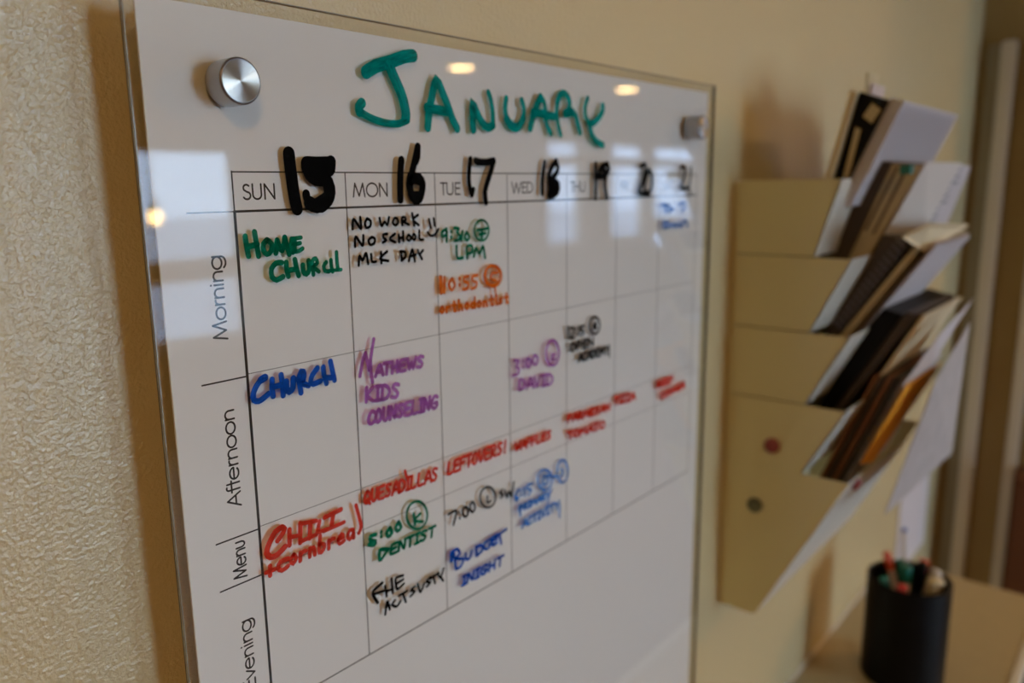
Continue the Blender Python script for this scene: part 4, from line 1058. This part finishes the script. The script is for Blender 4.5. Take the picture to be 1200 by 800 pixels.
# top pocket
L('folder', 'tall cream folder at the left of the top pocket', 'folder', M['cream'], .688, .22, (-.106, .095), (-.084, -.002), (-.113, .092), (-.091, -.002), .05)
b = L('magazine_box', 'black card box with tan marks standing in the top pocket', 'box', M['black'], .696, .06, (-.114, .093), (-.092, -.003), (-.145, .081), (-.108, -.003), .05)
bm = bmesh.new()
slab(bm, [(.6955, -.119, .080), (.6955, -.129, .072), (.6955, -.120, .058), (.6955, -.110, .066)], .0003)
slab(bm, [(.6955, -.103, .055), (.6955, -.109, .052), (.6955, -.099, .0), (.6955, -.093, .0)], .0003)
obj('printed_mark', bm, M['tan'], b, label='tan printed marks on the black box')
L('index_tab', 'tan card tab sticking up behind the black box', 'card', M['tan'], .736, .04, (-.108, .118), (-.104, .06), (-.110, .118), (-.106, .06), .05)
L('index_tab', 'pinkish card tab sticking up right of the tan tab', 'card', M['pink'], .745, .05, (-.110, .106), (-.106, .06), (-.112, .106), (-.108, .06), .05)
s = L('paper_stack', 'thick stack of white printed sheets leaning out of the top pocket', 'paper', M['lavender'], .700, .262, (-.146, .084), (-.109, -.003), (-.160, .080), (-.124, -.003), .03)
bm = bmesh.new()
for i in range(15):
    x = .71+.0165*i
    slab(bm, [(x, -.1512, .076), (x+.004, -.1512, .076), (x+.004, -.1176, .002), (x, -.1176, .002)], .0003)
obj('text_line', bm, M['inkgrey'] if False else mat('faint_grey_ink', (.47, .45, .50), .7), s, kind='stuff')
# second pocket
L('binder', 'dark brown binder leaning in the second pocket', 'binder', M['browndark'], .734, .25, (-.116, .020), (-.070, -.090), (-.143, .016), (-.104, -.090))
f = L('folder', 'tan manila folder with dark strokes in the second pocket', 'folder', M['tan'], .736, .235, (-.143, .014), (-.101, -.090), (-.172, .006), (-.131, -.079))
bm = bmesh.new()
for y, z in ((-.147, .010), (-.156, .006)): slab(bm, [(.7012, y, z), (.7012, y-.003, z), (.7012, y+.026, z-.07), (.7012, y+.029, z-.07)], .0004)
obj('pen_stroke', bm, M['browndark'], f, label='dark strokes on the folder edge')
bm = bmesh.new(); box(bm, .698, -.163, .002, .712, -.152, .012); tag(obj('paper_clip', bm, M['teal']), 'teal clip on top of the tan folder in the second pocket', 'clip')
bm = bmesh.new(); slab(bm, [(.735, -.170, .015), (.906, -.172, .016), (.858, -.147, -.065), (.735, -.130, -.072)], .0015)
tag(obj('paper_sheet', bm, M['white']), 'plain white sheet standing out of the second pocket', 'paper')
bm = bmesh.new(); slab(bm, [(.880, -.166, .016), (.995, -.166, .013), (.995, -.142, -.066), (.840, -.141, -.066)], .001)
s = tag(obj('printed_sheet', bm, M['lavender']), 'sheet with grey script right of the plain white sheet', 'paper')
bm = bmesh.new()
for i in range(9):
    k = i/9; x = .905-.042*k; y = -.1664+.0246*k; z = .010-.074*k
    slab(bm, [(x, y-.0006, z), (x+.03+.012*(i % 3), y-.0006, z), (x+.026+.012*(i % 3), y+.0006, z-.0036), (x-.004, y+.0006, z-.0036)], .0002)
obj('script_line', bm, M['inkgrey'], s, kind='stuff')
bm = bmesh.new(); slab(bm, [(.672, -.168, -.066), (.705, -.187, -.052), (.906, -.187, -.062), (.744, -.175, -.086)], .003)
tag(obj('torn_card', bm, M['cream']), 'cream card flap sticking out above the third pocket', 'card')
# third pocket
nb = L('spiral_notebook', 'dark brown spiral notebook leaning in the third pocket', 'notebook', M['browndark'], .734, .21, (-.140, -.066), (-.084, -.182), (-.168, -.072), (-.104, -.174))
for i in range(16):
    k = i/15; y, z = -.160+.062*k, -.074-.098*k
    bm = bmesh.new(); tube(bm, [(.6985+.004*math.cos(a), y+.007*math.sin(a)*.8, z+.0055*math.sin(a)) for a in [2*PI*j/10 for j in range(11)]], .0006, 5); obj('wire_ring', bm, M['steel_dark'], nb)
L('folder', 'olive tan folder in front of the spiral notebook', 'folder', M['tan'], .734, .22, (-.178, -.072), (-.108, -.176), (-.186, -.072), (-.120, -.172))
L('paper_sheet', 'pinkish sheet leaning out of the third pocket', 'paper', M['pink'], .742, .19, (-.192, -.074), (-.128, -.168), (-.193, -.074), (-.129, -.168))
L('paper_sheet', 'cool white sheet frontmost in the third pocket', 'paper', M['lavender'], .728, .18, (-.196, -.076), (-.140, -.160), (-.198, -.076), (-.141, -.160))
# fourth pocket
L('notebook', 'thick black notebook leaning in the fourth pocket', 'notebook', M['black'], .734, .22, (-.143, -.152), (-.081, -.277), (-.168, -.158), (-.102, -.273))
L('notebook', 'thin dark brown notebook in front of the black one', 'notebook', M['browndark'], .736, .2, (-.171, -.155), (-.105, -.271), (-.182, -.157), (-.118, -.264))
L('folder', 'cream folder in front of the dark notebooks in the fourth pocket', 'folder', M['cream'], .742, .19, (-.186, -.158), (-.135, -.255), (-.192, -.157), (-.142, -.250))
bm = bmesh.new(); slab(bm, [(.679, -.1765, -.232), (.748, -.196, -.180), (.874, -.206, -.150), (.722, -.196, -.212)], .0015)
tag(obj('paper_sheet', bm, M['lavender']), 'curled white sheet hanging from the fourth pocket', 'paper')
# lowest pocket
for i, (m_, l) in enumerate(((M['rust'], 'rust brown card folder nearest the wall in the lowest pocket'), (M['browndark'], 'dark brown card folder second in the lowest pocket'), (M['rust'], 'rust brown card folder third in the lowest pocket'), (M['browndark'], 'dark brown card folder frontmost of the brown ones in the lowest pocket'))):
    o = .0075*i
    L('card_folder', l, 'folder', m_, .734+.001*i, .22-.01*i, (-.142-o, -.234), (-.086-o, -.373), (-.147-o, -.233), (-.091-o, -.371), .03, group='brown card folders in the lowest pocket')
L('paper_sheet', 'white sheet behind the orange envelope', 'paper', M['lavender'], .738, .19, (-.1725, -.235), (-.119, -.366), (-.174, -.235), (-.1205, -.366), .02)
bm = bmesh.new(); slab(bm, [(.701, -.1775, -.234), (.848, -.1825, -.232), (.754, -.1335, -.350), (.716, -.1295, -.343)], .0015)
tag(obj('envelope', bm, M['orange']), 'bright orange envelope in the lowest pocket', 'envelope')
bm = bmesh.new(); slab(bm, [(.728, -.2005, -.232), (.884, -.2025, -.183), (.985, -.178, -.391), (.711, -.163, -.397)], .001)
tag(obj('printed_sheet', bm, M['greysheet']), 'large grey white sheet hanging at the right of the lowest pocket', 'paper')
# magnets
def magnet(c, axis, r, m, label):
    bm = bmesh.new()
    if axis == 'x':
        lathe(bm, [(r, 0), (r, .003), (r*.7, .005)], (0, 0, 0), 'z', 24)
        bmesh.ops.rotate(bm, cent=(0, 0, 0), matrix=Matrix.Rotation(-PI/2, 3, 'Y'), verts=bm.verts)
    else:
        lathe(bm, [(r, 0), (r, .003), (r*.7, .005)], (0, 0, 0), 'z', 24)
        bmesh.ops.rotate(bm, cent=(0, 0, 0), matrix=Matrix.Rotation(PI/2+.45, 3, 'X'), verts=bm.verts)
    bmesh.ops.translate(bm, vec=c, verts=bm.verts); tag(obj('magnet', bm, m, None, True), label, 'magnet')
magnet((HX0-.0002, -.041, -.322), 'x', .0095, M['pinkstone'], 'dark red round magnet on the side of the fourth pocket')
magnet((HX0-.0002, -.023, -.404), 'x', .0095, M['greenstone'], 'grey green mottled magnet on the side of the lowest pocket')
magnet((.696, -.1310, -.3610), 'y', .0075, M['pinkstone'], 'small dark red magnet on the white front of the lowest pocket')

for o_ in [o_ for o_ in bpy.data.objects if o_ not in H_BEFORE and o_.parent is None]: o_.location = Vector(o_.location)+HOFF

# paper on the wall beyond the holder
bm = bmesh.new(); box(bm, 1.60, YW-.003, -.90, 1.86, YW-.0005, -.62); tag(obj('wall_paper_sheet', bm, M['lavender']), 'pale sheet on the wall behind the pen cup', 'paper')

# ------------------------------------------------------------------ pen cup
CX, CY, CR = 1.109, -.106, .0635
cup = thing('pen_cup', 'black cylindrical pen cup full of markers on the counter', 'cup', (CX, CY, CT))
bm = bmesh.new(); lathe(bm, [(CR-.004, 0), (CR, .004), (CR, .178), (CR-.003, .180), (CR-.006, .176), (CR-.006, .006), (.002, .006)], (CX, CY, CT+.0003), seg=56); obj('cup_wall', bm, M['black'], cup, True)
def pen(bx, by, tx, ty, ln, r, mb, mc, label, cap=.03):
    a = Vector((CX+bx, CY+by, CT+.010)); d = (Vector((CX+tx, CY+ty, CT+.178))-a).normalized(); e = a+d*(ln+.018)
    t = thing('marker', label, 'marker', a)
    bm = bmesh.new(); tube(bm, [a, e-d*cap], r, 12); obj('barrel', bm, mb, t, True)
    bm = bmesh.new(); tube(bm, [e-d*cap, e-d*cap*.95, e-d*.003, e], [r*1.02, r*1.12, r*1.1, r*.7], 12); obj('cap', bm, mc, t, True)
pen(.01, .0, -.046, .0, .166, .0075, M['cream'], M['red'], 'cream marker with a red cap at the left of the cup')
pen(.02, .02, -.040, .028, .170, .0065, M['teal'], M['teal'], 'all teal marker at the back left of the cup')
pen(-.02, .0, .012, .008, .168, .0075, M['white'], M['teal'], 'white marker with a teal cap in the middle of the cup')
pen(-.02, -.02, .028, .020, .176, .0065, M['black'], M['teal'], 'black marker with a teal cap behind the middle of the cup')
pen(-.03, .0, .048, -.008, .184, .0075, M['white'], M['orangered'], 'white marker with an orange red cap at the right of the cup')
pen(-.01, -.03, .022, .036, .190, .006, M['pink'], M['orangered'], 'pinkish marker with an orange red cap at the back of the cup')
pen(-.01, .01, .040, -.030, .170, .0085, M['white'], M['white'], 'thick all white marker at the front right of the cup')
pen(.0, .02, .012, -.040, .168, .0085, M['cream'], M['cream'], 'thick cream marker lying at the front of the cup')
pen(-.03, -.01, .045, .020, .230, .004, M['white'], M['bluep'], 'thin white pen with a blue end, tallest in the cup', .008)
pen(.015, -.01, -.010, -.035, .168, .0075, M['cream'], M['tan'], 'cream marker with a tan cap at the front left of the cup')
pen(.0, .0, .030, -.010, .172, .0075, M['black'], M['black'], 'all black marker leaning right in the cup')
